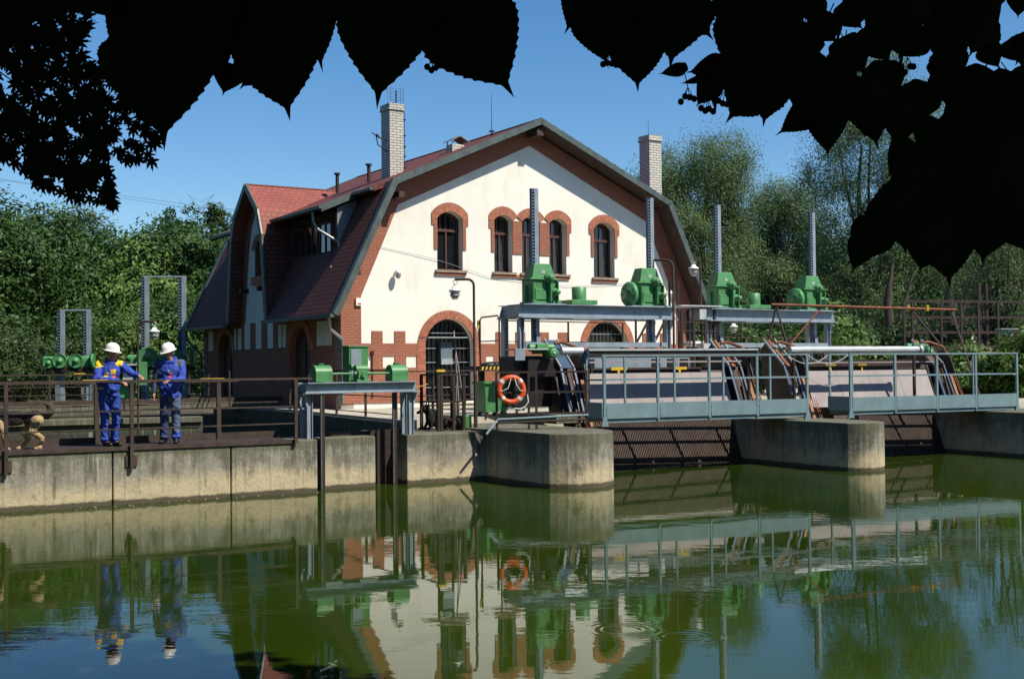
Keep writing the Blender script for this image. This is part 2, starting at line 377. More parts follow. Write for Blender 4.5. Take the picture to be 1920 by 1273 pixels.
# raised kerb blocks on the pier tops
for (px, py, Y, u, h, lab) in ((1068, 790, 28.2, .75, .2, 'small concrete block on the large pier beside the footbridge'), (1500, 786, 31.0, .9, .18, 'small concrete block on the smaller pier')):
    p = at(px, py, Y); F = frame(p.x, p.y, 32); mb = MB()
    mb.plate([tuple(F(a, b)[:2]) for a, b in ((-u*.5, 0), (u*.5, 0), (u*.5, 1), (-u*.5, 1))], [], lambda a, b, c: (a, b, c), 1.05+h, 1.04)
    tag(mb.build('concrete_block', 'concrete', bevel=.02), lab, 'concrete block')
# ---------------------------------------------------------------- powerhouse
HB = Thing('powerhouse', 'cream plaster and red brick powerhouse with steep red tiled gambrel roof', 'building', (-4.882, 34.908, 1.2), 32.3)
UC = 6.5; WL = 12.1
EA = (-.5, 3.88); KN = (1.38, 7.75); RG = (UC, 10.0)
def rz(u):   # outer roof height over u
    u = u if u <= UC else 2*UC-u
    return EA[1]+(u-EA[0])*(KN[1]-EA[1])/(KN[0]-EA[0]) if u < KN[0] else KN[1]+(u-KN[0])*(RG[1]-KN[1])/(UC-KN[0])
fy = lambda a, b, c: (a, c, b)      # facade plane, c = depth along v
fx = lambda a, b, c: (c, a, b)      # side plane, a along v, c along u
WIN = [(3.60, .44, 5.27, 6.83, 7.04, 1), (5.49, .33, 5.27, 6.88, 7.04, 0), (6.50, .33, 5.27, 6.88, 7.04, 0), (7.53, .33, 5.27, 6.88, 7.04, 0), (9.36, .42, 5.22, 6.80, 7.02, 1)]
def winhole(w_): uc, hw, z0, zs, zt, _ = w_; return [(uc-hw, z0), (uc+hw, z0)]+arc(uc, zs, hw, zt-zs, 8)
ARC = [(3.55, .83), (9.45, .83)]
def archhole(a): return [(a[0]-a[1], 1.34), (a[0]+a[1], 1.34)]+arc(a[0], 2.98, a[1], a[1]*.999, 18)
t = .22
def gableout(d): # inner roof line lowered by d
    return [(0, rz(.0)-d-.25), (KN[0], KN[1]-d), (UC, RG[1]-d), (2*UC-KN[0], KN[1]-d), (2*UC, rz(0)-d-.25)]
mb = MB(); mb.plate([(0, 1.0), (13, 1.0)]+gableout(t)[::-1], [winhole(x) for x in WIN]+[archhole(a) for a in ARC], fy, 0, .42)
# rear wall
mb.plate([(0, 1.0), (13, 1.0)]+gableout(t)[::-1], [], fy, WL-.4, WL)
# right wall
mb.box(12.6, 13, .43, WL-.41, 1, 3.9)
HB.part('wall', mb, 'plaster')
# left wall with cross gable, brick
CG = 6.41; GW = 1.62
sideh = [[(2.2, 1.3), (3.8, 1.3)]+arc(3.0, 2.9, .8, .78, 12), [(8.95, 1.3), (10.45, 1.3)]+arc(9.7, 2.9, .75, .74, 12), [(5.95, 5.4), (6.75, 5.4)]+arc(6.35, 6.3, .4, .3, 8)]
mb = MB(); top = [(WL, 3.95), (CG+GW+.15, 3.95), (CG+GW, 4.6), (CG+1.4, 6.6), (CG+.97, 7.4), (CG, 8.1), (CG-.97, 7.4), (CG-1.4, 6.6), (CG-GW, 4.6), (CG-GW-.15, 3.95), (0, 3.95)]
mb.plate([(0, 1.0), (WL, 1.0)]+top, sideh, fx, 0, .4)
HB.part('side_wall', mb, 'brick')
# facade brickwork, 3 cm proud of the plaster
PR = -.03
mb = MB()
def teeth(spans, z0, z1):
    for a, b in spans: mb.box(a, b, PR, -.001, z0, z1)
# base band with openings (plaster squares left open)
sq = [(1.32, 1.71), (2.08, 2.43), (.6, .95), (4.82, 5.1), (5.55, 5.9), (6.25, 6.75), (7.15, 7.5), (10.6, 10.95), (11.3, 11.65), (12.0, 12.35)]
holes = [[(a, 2.36), (b, 2.36), (b, 2.71), (a, 2.71)] for a, b in sq]
L0 = 3.07
outer = [(0, 1.35), (ARC[0][0]-1.08, 1.35), (ARC[0][0]-1.08, L0), (0, L0)]
def band(u0, u1, hs): mb.plate([(u0, 1.35), (u1, 1.35), (u1, L0), (u0, L0)], [h for h in holes if h[0][0] > u0 and h[1][0] < u1], fy, PR, -.001)
band(0, ARC[0][0]-1.08, 0); band(ARC[0][0]+1.08, ARC[1][0]-1.08, 0); band(ARC[1][0]+1.08, 13, 0)
teeth([(.975, 1.32), (1.71, 2.06), (5.18, 5.53), (5.9, 6.25), (6.8, 7.14), (7.5, 7.85), (10.9, 11.25), (11.65, 12.0)], L0+.001, 3.43)
# brick strips up both edges under the roof
def strip(m):
    f = (lambda u: u) if not m else (lambda u: 2*UC-u)
    P = [(0, L0+.001), (.64, L0+.001), (.64, 4.43), (1.86, 7.14), (UC, 9.28), (UC, RG[1]-t-.01), (KN[0]+.02, KN[1]-t-.01), (0, rz(0)-t-.27)]
    mb.plate([(f(a), b) for a, b in P], [], fy, PR, -.001)
strip(0); strip(1)
# window jambs, ears and infill
for uc, hw, z0, zs, zt, single in WIN:
    if single:
        for s in (-1, 1):
            a = uc+s*hw; mb.box(a, a+s*.11, PR, -.001, 5.89, 6.62); mb.box(a, a+s*.19, PR, -.001, 6.62, zs)
for a, b in ((5.82, 6.17), (6.83, 7.2)): mb.box(a, b, PR, -.001, 5.85, 6.88)
for s, a in ((-1, 5.16), (1, 7.86)): mb.box(a, a+s*.11, PR, -.001, 5.89, 6.62); mb.box(a, a+s*.19, PR, -.001, 6.62, 6.88)
HB.part('brick_trim', mb, 'brick')
# voussoir rings
def ring(mb, uc, zs, a, h, a2, h2, n, d=-.035, clip=None):
    i_ = arc(uc, zs, a, h, n); o_ = arc(uc, zs+(.14 if n < 30 else 0), a2, h2-(.14 if n < 30 else 0), n)
    for k in range(n):
        g = .12
        def L(p, q, t_): return (p[0]+(q[0]-p[0])*t_, p[1]+(q[1]-p[1])*t_)
        q = [L(i_[k], i_[k+1], g), L(i_[k], i_[k+1], 1-g), L(o_[k], o_[k+1], 1-g), L(o_[k], o_[k+1], g)]
        if clip and not (clip[0] <= sum(p[0] for p in q)/4 <= clip[1]): continue
        mb.mat('voussoir'); mb.plate(q, [], fy, d, -.001)
        mb.mat('mortar'); mb.plate([i_[k], i_[k+1], o_[k+1], o_[k]], [], fy, d+.008, -.002)
for a in ARC: mb = MB(); ring(mb, a[0], 2.98, a[1], a[1]*.999, 1.085, 1.084, 40); HB.part('arch_bricks', mb)
for x in WIN:
    uc, hw, z0, zs, zt, sg = x; mb = MB()
    if sg: ring(mb, uc, zs, hw, zt-zs, hw+.19, .48, 16)
    if sg or uc < 6 or uc > 7:
        for s in ((-1, 1) if sg else ((-1,) if uc < 6 else (1,))):
            e = uc+s*hw; mb.mat('voussoir'); mb.plate([(e, zs+.002), (e+s*.19, zs+.002), (e+s*.19, zs+.14)], [], fy, -.0345, -.001)
    if not sg: ring(mb, uc, zs, hw, zt-zs, .52, .43, 14, -.035-.002*(uc > 6 and uc < 7))
    HB.part('arch_bricks', mb)
for a in ARC:
    for s in (-1, 1):
        mb = MB()
        for k in range(22):
            z = 1.36+k*.0735; mb.mat('voussoir'); mb.box(a[0]+s*.83, a[0]+s*1.08, -.036, -.001, z, z+.062)
        mb.mat('mortar'); mb.box(a[0]+s*.835, a[0]+s*1.075, -.028, -.002, 1.34, 2.98); HB.part('arch_jamb', mb)
# grey roof shadow board under the verge
# windows
for i, (uc, hw, z0, zs, zt, sg) in enumerate(WIN):
    fr = MB(); y0, y1 = .24, .31
    fr.box(uc-hw, uc-hw+.06, y0, y1, z0, zs+.02); fr.box(uc+hw-.06, uc+hw, y0, y1, z0, zs+.02); fr.box(uc-hw, uc+hw, y0, y1, z0, z0+.06)
    zm = z0+1.18; fr.box(uc-hw, uc+hw, y0-.02, y1, zm, zm+.08)
    o_ = arc(uc, zs, hw, zt-zs, 10); i_ = arc(uc, zs-.05, hw-.06, zt-zs, 10)
    for k in range(10): fr.plate([i_[k], i_[k+1], o_[k+1], o_[k]], [], fy, y0, y1)
    fr.box(uc-.025, uc+.025, y0, y1, z0, zm)
    for q in ((-.33, 0, .33) if sg else (-.2, .2)): fr.box(uc+q*hw*1.3-.012, uc+q*hw*1.3+.012, y0+.02, y1-.01, zm, zt-.02)
    wo_ = HB.part('window', fr, 'brownwood')
    gl = MB(); gl.plate(winhole((uc, hw-.02, z0+.02, zs, zt-.01, 0)), [], fy, .29, .30); HB.part('pane', gl, 'glass', wo_)
    cu = MB(); cu.box(uc-hw+.07, uc-hw*.45, .36, .365, z0+.1, z0+1.05) if i == 0 else None
    si = MB(); si.mat('sill'); si.box(uc-hw-.08, uc+hw+.1, -.1, .26, z0-.07, z0); si.mat('brick'); si.box(uc-hw-.08, uc+hw+.1, -.06, -.001, z0-.15, z0-.072)
    HB.part('sill', si, None, wo_)
for q in ((5.92, 6.07), (6.93, 7.1)): mb = MB(); mb.box(*q, -.055, -.001, 5.12, 5.195); HB.part('sill_course', mb, 'brick')
for i, a in enumerate(ARC):
    fr = MB(); y0 = .2; R = a[1]
    def hwz(z): return R if z < 2.98 else sqrt(max(0, R*R-(z-2.98)**2))
    fr.mat('black')
    for k in range(-5, 6):
        u = k*.15; fr.box(a[0]+u-.011, a[0]+u+.011, y0, y0+.03, 1.36, 2.98+sqrt(R*R-u*u)-.01)
    fr.mat('steelgrey')
    for z in (1.75, 2.13, 2.5, 2.92, 3.38): h = hwz(z); fr.box(a[0]-h, a[0]+h, y0-.012, y0+.02, z, z+.022)
    fr.mat('black'); o_ = arc(a[0], 2.98, R, R*.999, 16); i_ = arc(a[0], 2.98, R-.07, (R-.07)*.999, 16)
    for k in range(16): fr.plate([i_[k], i_[k+1], o_[k+1], o_[k]], [], fy, y0-.01, y0+.05)
    fr.box(a[0]-R, a[0]-R+.07, y0-.01, y0+.05, 1.34, 2.98); fr.box(a[0]+R-.07, a[0]+R, y0-.01, y0+.05, 1.34, 2.98)
    wo_ = HB.part('arched_window', fr); gl = MB(); gl.plate(archhole((a[0], R-.01)), [], fy, y0+.055, y0+.065); HB.part('pane', gl, 'glass', wo_)
    si = MB(); si.box(a[0]-R-.1, a[0]+R+.1, -.16, .2, 1.28, 1.34); HB.part('sill', si, 'plaster', wo_)
# ---- side wall decoration (in shade)
mb = MB(); XP = -.02
gp = [(5.16, 3.9), (5.3, 5.0), (5.55, 6.3), (5.83, 7.1), (6.41, 7.75), (6.98, 7.1), (7.25, 6.3), (7.5, 5.0), (7.65, 3.9)]
mb.plate(gp+[], [[(5.95, 5.4), (6.75, 5.4)]+arc(6.35, 6.3, .4, .3, 8)], fx, XP, -.001)
HB.part('side_plaster', mb, 'plaster')
for a, b in ((5.16, 5.62), (6.2, 6.7), (7.25, 7.75)): mb = MB(); mb.box(XP, -.001, a, b, 3.03, 3.898); HB.part('side_plaster', mb, 'plaster')
for a, b in ((.6, 1.15), (4.45, 4.7), (1.2, 1.65), (4.05, 4.35), (8.1, 8.4), (11.0, 11.5), (8.6, 8.8)): mb = MB(); mb.box(XP, -.001, a, b, 3.03, 3.75); HB.part('side_plaster', mb, 'plaster')
for vc, hw in ((3.0, .8), (9.7, .75)):
    mb = MB(); mb.box(.2, .26, vc-hw, vc+hw, 1.3, 2.95); mb.plate(arc(vc, 2.9, hw, hw*.98, 12), [], fx, .2, .26)
    mb.box(.17, .2, vc-.02, vc+.02, 1.3, 3.5); d_ = HB.part('side_door', mb, 'brownwood')
    mb = MB(); i_ = arc(vc, 2.9, hw, hw*.98, 14); o_ = arc(vc, 2.9, hw+.25, (hw+.25)*.98, 14)
    for k in range(14): mb.plate([i_[k], i_[k+1], o_[k+1], o_[k]], [], fx, -.05, -.001)
    HB.part('door_surround', mb, 'voussoir', d_)
fr = MB(); fr.box(.2, .25, 5.95, 6.0, 5.4, 6.3); fr.box(.2, .25, 6.7, 6.75, 5.4, 6.3); fr.box(.2, .25, 5.95, 6.75, 5.4, 5.46); fr.box(.2, .25, 6.33, 6.37, 5.4, 6.58)
wo_ = HB.part('gable_window', fr, 'brownwood'); gl = MB(); gl.plate([(5.95, 5.4), (6.75, 5.4)]+arc(6.35, 6.3, .4, .3, 8), [], fx, .26, .27); HB.part('pane', gl, 'glass', wo_)
mb = MB(); i_ = arc(6.35, 6.3, .4, .3, 10); o_ = arc(6.35, 6.3, .58, .5, 10)
for k in range(10): mb.plate([i_[k], i_[k+1], o_[k+1], o_[k]], [], fx, -.06, -.021)
mb.box(-.12, .2, 5.85, 6.85, 5.14, 5.4); HB.part('window_surround', mb, 'voussoir', wo_)
# ---- roof
V0, V1 = -.7, WL+.6
def slab(mb, A, B_, v0, v1, th=.12):
    """roof slab between profile points A,B (u,z), running v0..v1"""
    d = Vector((B_[0]-A[0], B_[1]-A[1])).normalized(); n_ = Vector((-d.y, d.x)); n_ = n_ if n_.y > 0 else -n_
    q = [A, B_, (B_[0]-n_.x*th, B_[1]-n_.y*th), (A[0]-n_.x*th, A[1]-n_.y*th)]
    mb.plate(q, [], fy, v0, v1)
mir = lambda p: (2*UC-p[0], p[1])
C1, C2 = CG-GW-.02, CG+GW+.02   # cross gable span
mb = MB(); slab(mb, EA, KN, V0, C1-.1); slab(mb, EA, KN, C2+.1, V1); slab(mb, mir(KN), mir(EA), V0, V1)
HB.part('steep_roof', mb, 'tile')
mb = MB(); slab(mb, KN, RG, V0, V1); slab(mb, RG, mir(KN), V0, V1)
SD = (-.05, KN[1]-(KN[0]+.05)*.44+.0)
slab(mb, SD, (KN[0]-.01, KN[1]-.004), 1.15, C1+.5); slab(mb, SD, (KN[0]-.01, KN[1]-.004), C2-.5, 11.0)
slab(mb, (.98, KN[1]-.176), (KN[0]-.01, KN[1]-.004), -.15, 1.149)
HB.part('upper_roof', mb, 'tile')
mb = MB(); mb.bar((.94, -.15, 7.53), (.94, 1.1, 7.53), .1, .08); HB.part('gutter', mb, 'roofmetal')
# verge boards and soffit
mb = MB()
for y0 in (V0-.03, V1-.02):
    for A, B_ in ((EA, KN), (KN, RG), (RG, mir(KN)), (mir(KN), mir(EA))):
        mb = MB(); d = Vector((B_[0]-A[0], B_[1]-A[1])).normalized(); n_ = Vector((-d.y, d.x)); n_ = n_ if n_.y > 0 else -n_
        q = [(A[0]+n_.x*.03, A[1]+n_.y*.03), (B_[0]+n_.x*.03, B_[1]+n_.y*.03), (B_[0]-n_.x*.15, B_[1]-n_.y*.15), (A[0]-n_.x*.15, A[1]-n_.y*.15)]
        mb.plate(q, [], fy, y0, y0+.05)
        q = [(A[0]+n_.x*.034, A[1]+n_.y*.034), (B_[0]+n_.x*.034, B_[1]+n_.y*.034), (B_[0]+n_.x*.005, B_[1]+n_.y*.005), (A[0]+n_.x*.005, A[1]+n_.y*.005)]
        mb.plate(q, [], fy, y0+.052, y0+(.2 if y0 < 0 else -.15)); HB.part('verge_board', mb, 'roofmetal')
mb = MB()
for A, B_ in ((EA, KN), (KN, RG), (RG, mir(KN)), (mir(KN), mir(EA))):
    d = Vector((B_[0]-A[0], B_[1]-A[1])).normalized(); n_ = Vector((-d.y, d.x)); n_ = n_ if n_.y > 0 else -n_
    q = [(A[0]-n_.x*.123, A[1]-n_.y*.123), (B_[0]-n_.x*.123, B_[1]-n_.y*.123), (B_[0]-n_.x*.16, B_[1]-n_.y*.16), (A[0]-n_.x*.16, A[1]-n_.y*.16)]
    mb.plate(q, [], fy, V0+.025, .0)
HB.part('soffit', mb, 'soffit')
# purlin end under the ridge and at the knee
for q in ((UC-.12, UC+.12, -.62, 0, 9.5, 9.72), (1.6, 1.78, -.6, 0, 7.28, 7.45), (.25, .42, -.5, 0, 5.0, 5.15)): mb = MB(); mb.box(*q); HB.part('purlin_end', mb, 'soffit')
# ---- shed dormers: front wall, cheeks, windows
for v0, v1, nm in ((1.35, C1+.2, 3), (C2-.2, 10.9, 3)):
    mb = MB(); mb.box(.5, .6, v0, v1, 5.2, 7.05); mb.box(.6, 1.38, v0, v0+.08, 5.2, 7.35); mb.box(.6, 1.38, v1-.08, v1, 5.2, 7.35)
    dm = HB.part('dormer', mb, 'soffit')
    mb = MB(); mb.plate([(.52, 5.35), (.62, 5.4), (1.36, 7.0), (1.36, 7.5), (.52, 7.12)], [], fy, v0-.03, v0-.002); HB.part('cheek', mb, 'zinc', dm)
    for k in range(nm):
        a = v0+.25+k*(v1-v0-.6)/nm; b = a+(v1-v0-.6)/nm-.12
        fr = MB(); fr.box(.44, .5, a, a+.05, 5.5, 6.75); fr.box(.44, .5, b-.05, b, 5.5, 6.75); fr.box(.44, .5, a, b, 5.5, 5.56); fr.box(.44, .5, a, b, 6.7, 6.76); fr.box(.44, .5, (a+b)/2-.02, (a+b)/2+.02, 5.5, 6.75)
        wo_ = HB.part('dormer_window', fr, 'brownwood', dm); 
        gl = MB(); gl.box(.47, .485, a+.05, b-.05, 5.56, 6.7); HB.part('dormer_pane', gl, 'glass', dm)
    g = MB(); g.bar((SD[0]-.05, 1.1, SD[1]-.03), (SD[0]-.05, v1+.1, SD[1]-.03) if v0 < 5 else (SD[0]-.05, v0, SD[1]-.03), .12, .09)
    g2 = MB(); g2.bar((SD[0]-.05, 1.1 if v0 < 5 else v0, SD[1]-.04), (SD[0]-.05, v1+.1, SD[1]-.04), .11, .09); HB.part('gutter', g2, 'roofmetal', dm)
    e = 1.15 if v0 < 5 else 11.0; mb = MB()
    q = [(SD[0]-.02, SD[1]+.03), (KN[0], KN[1]+.03), (KN[0], KN[1]-.17), (SD[0]-.02, SD[1]-.17)]; mb.plate(q, [], fy, e-.03, e-.001); HB.part('dormer_verge', mb, 'roofmetal', dm)
mb = MB(); mb.tube([(-.1, 1.7, 6.98), (-.08, 1.7, 6.7), (.0, 1.5, 6.45), (.5, 1.22, 6.1), (.56, 1.2, 5.7), (.2, 1.1, 5.3)], .045); HB.part('downpipe', mb, 'zinc')
# ---- cross gable roof
mb = MB(); U0 = -.45; R0 = (CG, 8.42); K1 = (CG-1.05, 7.5); K2 = (CG-1.42, 6.66); E1 = (CG-1.78, 3.95)
sgm = [(R0, K1), (K1, K2), (K2, E1)]
def slabx(mb, A, B_, u0, u1, th=.1):
    d = Vector((B_[0]-A[0], B_[1]-A[1])).normalized(); n_ = Vector((-d.y, d.x)); n_ = n_ if (n_.x*(A[0]-CG)+n_.y*.3) > 0 else -n_
    q = [A, B_, (B_[0]-n_.x*th, B_[1]-n_.y*th), (A[0]-n_.x*th, A[1]-n_.y*th)]; mb.plate(q, [], fx, u0, u1)
mf = lambda p: (2*CG-p[0], p[1])
for A, B_ in sgm[:2]: slabx(mb, A, B_, U0, 2.9 if A is R0 else 1.6); slabx(mb, mf(A), mf(B_), U0, 2.9 if A is R0 else 1.6)
HB.part('cross_gable_roof', mb, 'tile_new')
A, B_ = sgm[2]; mb = MB(); slabx(mb, A, B_, U0, .6); HB.part('cross_gable_cheek', mb, 'tile'); mb = MB(); slabx(mb, mf(A), mf(B_), U0, .6); HB.part('cross_gable_cheek', mb, 'tile')
mb = MB()
for A, B_ in sgm:
    for g in (lambda p: p, mf):
        a, b = g(A), g(B_); mb.bar((U0-.01, a[0], a[1]-.06), (U0-.01, b[0], b[1]-.06), .05, .2, (0, 1, 0) if abs(b[1]-a[1]) > abs(b[0]-a[0]) else (0, 0, 1))
HB.part('cross_gable_verge', mb, 'roofmetal')
# ---- gutters and downpipes of the steep roof
mb = MB(); mb.bar((-.56, V0, 3.83), (-.56, C1-.15, 3.83), .13, .1); HB.part('gutter', mb, 'roofmetal')
mb = MB(); mb.bar((-.56, C2+.15, 3.83), (-.56, V1, 3.83), .13, .1)
HB.part('gutter', mb, 'roofmetal')
mb = MB(); mb.bar((13.56, V0, 3.85), (13.56, V1, 3.85), .13, .1); HB.part('gutter', mb, 'roofmetal')
mb = MB(); mb.tube([(-.56, -.45, 3.78), (-.56, -.45, 3.6), (-.5, -.42, 3.45), (-.05, -.2, 3.2), (.02, -.1, 3.0), (.02, -.1, 1.4)], .05); HB.part('downpipe', mb, 'zinc')
mb = MB(); mb.tube([(-.56, V1-.3, 3.78), (-.56, V1-.3, 3.5), (-.1, WL, 2.9), (-.06, WL, 1.3)], .05); HB.part('downpipe', mb, 'roofmetal')
# ---- chimneys
def chimney(u0, u1, v0, v1, z0, z1, extra=None, two=True):
    mb = MB(); mb.box(u0, u1, v0, v1, z0, z1-.22); c = HB.part('chimney', mb, 'wbrick')
    mb = MB(); mb.box(u0-.04, u1+.04, v0-.04, v1+.04, z1-.22, z1-.17); mb.box(u0-.02, u1+.02, v0-.02, v1+.02, z1-.17, z1-.02); mb.mat('wbrick')
    HB.part('chimney_cap', mb, 'wbrick', c)
    mb = MB(); mb.box(u0+.06, u1-.06, v0+.06, v1-.06, z1-.02, z1+.0); HB.part('chimney_mouth', mb, 'black', c); return c
ch = chimney(2.62, 3.1, 2.0, 2.6, 8.1, 10.62)
mb = MB(); mb.tube([(3.0, 2.3, 10.5), (3.0, 2.3, 11.1)], .022, 6)
for k in range(5): mb.ell((3.0, 2.3, 10.66+k*.09), (.035, .035, .03), 8, 5)
for k in range(7):
    for s in (-.22, .22): mb.tube([(3.0+s*1.1, 2.3, 10.6+k*.09), (3.0+s*.2, 2.3, 10.6+k*.09)], .005, 4)
for x in (-.28, -.18, .18, .28): mb.tube([(3.0+x, 2.33, 10.5), (3.0+x, 2.33, 11.18)], .005, 4)
HB.part('antenna', mb, 'darksteel', ch)
mb = MB(); mb.tube([(2.62, 2.2, 9.1), (2.3, 2.2, 9.3), (2.25, 2.2, 9.55)], .018, 6); mb.tube([(2.1, 2.2, 9.65), (2.42, 2.2, 9.5)], .018, 6); mb.tube([(2.62, 2.2, 9.45), (2.3, 2.2, 9.52)], .012, 6); mb.ell((2.28, 2.2, 9.58), (.06, .06, .05), 8, 6)
HB.part('aerial_bracket', mb, 'darksteel', ch)
mb = MB(); mb.tube([(3.12, 1.98, 8.5), (3.12, 1.98, 10.5)], .012, 6)
for z in (8.6, 8.95, 9.25, 9.6, 10.1): mb.box(3.1, 3.17, 1.97, 2.02, z, z+.04)
HB.part('cable', mb, 'darksteel', ch)
chimney(11.78, 12.3, .6, 1.15, 7.3, 10.25)
mb = MB(); mb.tube([(11.9, .8, 10.2), (11.9, .8, 10.75)], .008, 5); HB.part('lightning_rod', mb, 'darksteel')
mb = MB(); mb.box(4.85, 5.35, 2.0, 2.4, 9.0, 9.52); c = HB.part('vent_stack', mb, 'wbrick')
mb = MB(); mb.plate([(4.78, 9.62), (5.1, 9.8), (5.42, 9.62), (5.42, 9.6), (5.1, 9.77), (4.78, 9.6)], [], fy, 1.9, 2.5)
for u, v in ((4.88, 2.03), (5.32, 2.03), (4.88, 2.37), (5.32, 2.37)): mb.box(u-.015, u+.015, v-.015, v+.015, 9.52, 9.63)
HB.part('vent_cap', mb, 'zinc', c)
mb = MB(); mb.tube([(6.0, 1.45, 9.7), (6.0, 1.45, 11.15)], .014, 6, .007); mb.lathe((6.0, 1.45, 9.95), [(.0, .02), (.09, 0), (.1, -.03), (.0, -.04)], 10); mb.ell((6.0, 1.45, 9.84), (.04, .04, .05), 8, 6); HB.part('lightning_rod', mb, 'darksteel')
for u, v, h in ((2.5, 5.7, .62), (2.9, 4.1, .55)):
    z = rz(u); mb = MB(); mb.cyl((u, v, z-.1), (u, v, z+h), .06, 10); mb.cyl((u, v, z+h), (u, v, z+h+.05), .11, 10); HB.part('vent_pipe', mb, 'darksteel')
# ridge caps
mb = MB(); mb.tube([(UC, V0, 9.99), (UC, V1, 9.99)], .06, 8); mb.tube([(U0, CG, 8.4), (2.85, CG, 8.4)], .05, 8); HB.part('ridge_tiles', mb, 'tile')
# snow guard knobs on the right slope
mb = MB()
for k in range(14): u = 7.0+k*.33; mb.box(u-.02, u+.02, V0-.02, V0+.03, rz(u)+.03, rz(u)+.06)
HB.part('snow_guards', mb, 'roofmetal')
# wall lamps, alarm box, cable on facade
def walllamp(u, z):
    mb = MB(); mb.cyl((u, 0, z+.03), (u, -.16, z+.03), .035, 8); mb.lathe((u, -.2, z), [(.0, .1), (.07, .09), (.1, .03), (.1, -.04), (.08, -.05)], 14)
    l = HB.part('wall_lamp', mb, 'white'); mb = MB(); mb.lathe((u, -.2, z-.04), [(.085, 0), (.08, -.08), (.05, -.12), (0, -.13)], 12); HB.part('lamp_glass', mb, 'glasswire', l)
walllamp(1.75, 5.12); walllamp(11.95, 4.75)
mb = MB(); mb.box(.45, .63, -.1, 0, 4.15, 4.37); mb.mat('white'); a = HB.part('alarm_box', mb, 'white'); mb = MB(); mb.box(.5, .6, -.105, -.1, 4.18, 4.22); HB.part('alarm_lens', mb, 'red', a)
mb = MB(); mb.tube([(.97, -.05, 2.75), (.97, -.05, 1.5)], .02, 6); mb.box(.93, 1.01, -.1, -.03, 2.72, 2.85); HB.part('conduit', mb, 'darksteel')
mb = MB(); mb.tube([(1.95-1.2, -.02, 5.95), (3.0, -.04, 5.6), (5, -.04, 5.1), (8, -.04, 4.9), (11, -.04, 5.1)], .006, 4); HB.part('cable', mb, 'steelgrey')
for v in (7.4, 5.8): 
    mb = MB(); mb.box(-.25, -.021, v-.08, v+.08, 4.9, 5.05); mb.cyl((-.3, v, 4.97), (-.18, v, 4.97), .08, 10); HB.part('floodlight', mb, 'black')
# ---------------------------------------------------------------- gate gantries with gearboxes
def chan(mb, a, b, h, web=.02, fl=.12, side=-1):
    """channel beam along u from a to b (u,v,z of bottom-web corner)"""
    u0, v, z = a; u1 = b[0]
    mb.box(u0, u1, v, v+web, z, z+h); mb.box(u0-.03, u1+.03, v+side*fl, v-.001 if side < 0 else v+fl, z-.02, z+.0); mb.box(u0, u1, v+side*fl*.8, v-.001, z+h-.02, z+h)
def rack(mb, u, v, z0, z1, s=1.0, ms=('steelgrey', 'navy', 'dsteel')):
    mb.mat(ms[0]); mb.box(u-.02*s, u+.12*s, v-.06*s, v+.06*s, z0, z1); mb.mat(ms[1]); mb.box(u-.125*s, u-.095*s, v-.05*s, v+.05*s, z0, z1); mb.box(u-.0949*s, u-.0201*s, v+.046*s, v+.06*s, z0, z1); mb.mat(ms[2])  # navy bar and backing: shade of the stem side and gaps put into colour
    n = int((z1-z0)/(.1*s))
    for k in range(n): z = z0+(k+.3)*.1*s; mb.box(u-.0949*s, u-.0201*s, v-.045*s, v+.045*s, z, z+.042*s)
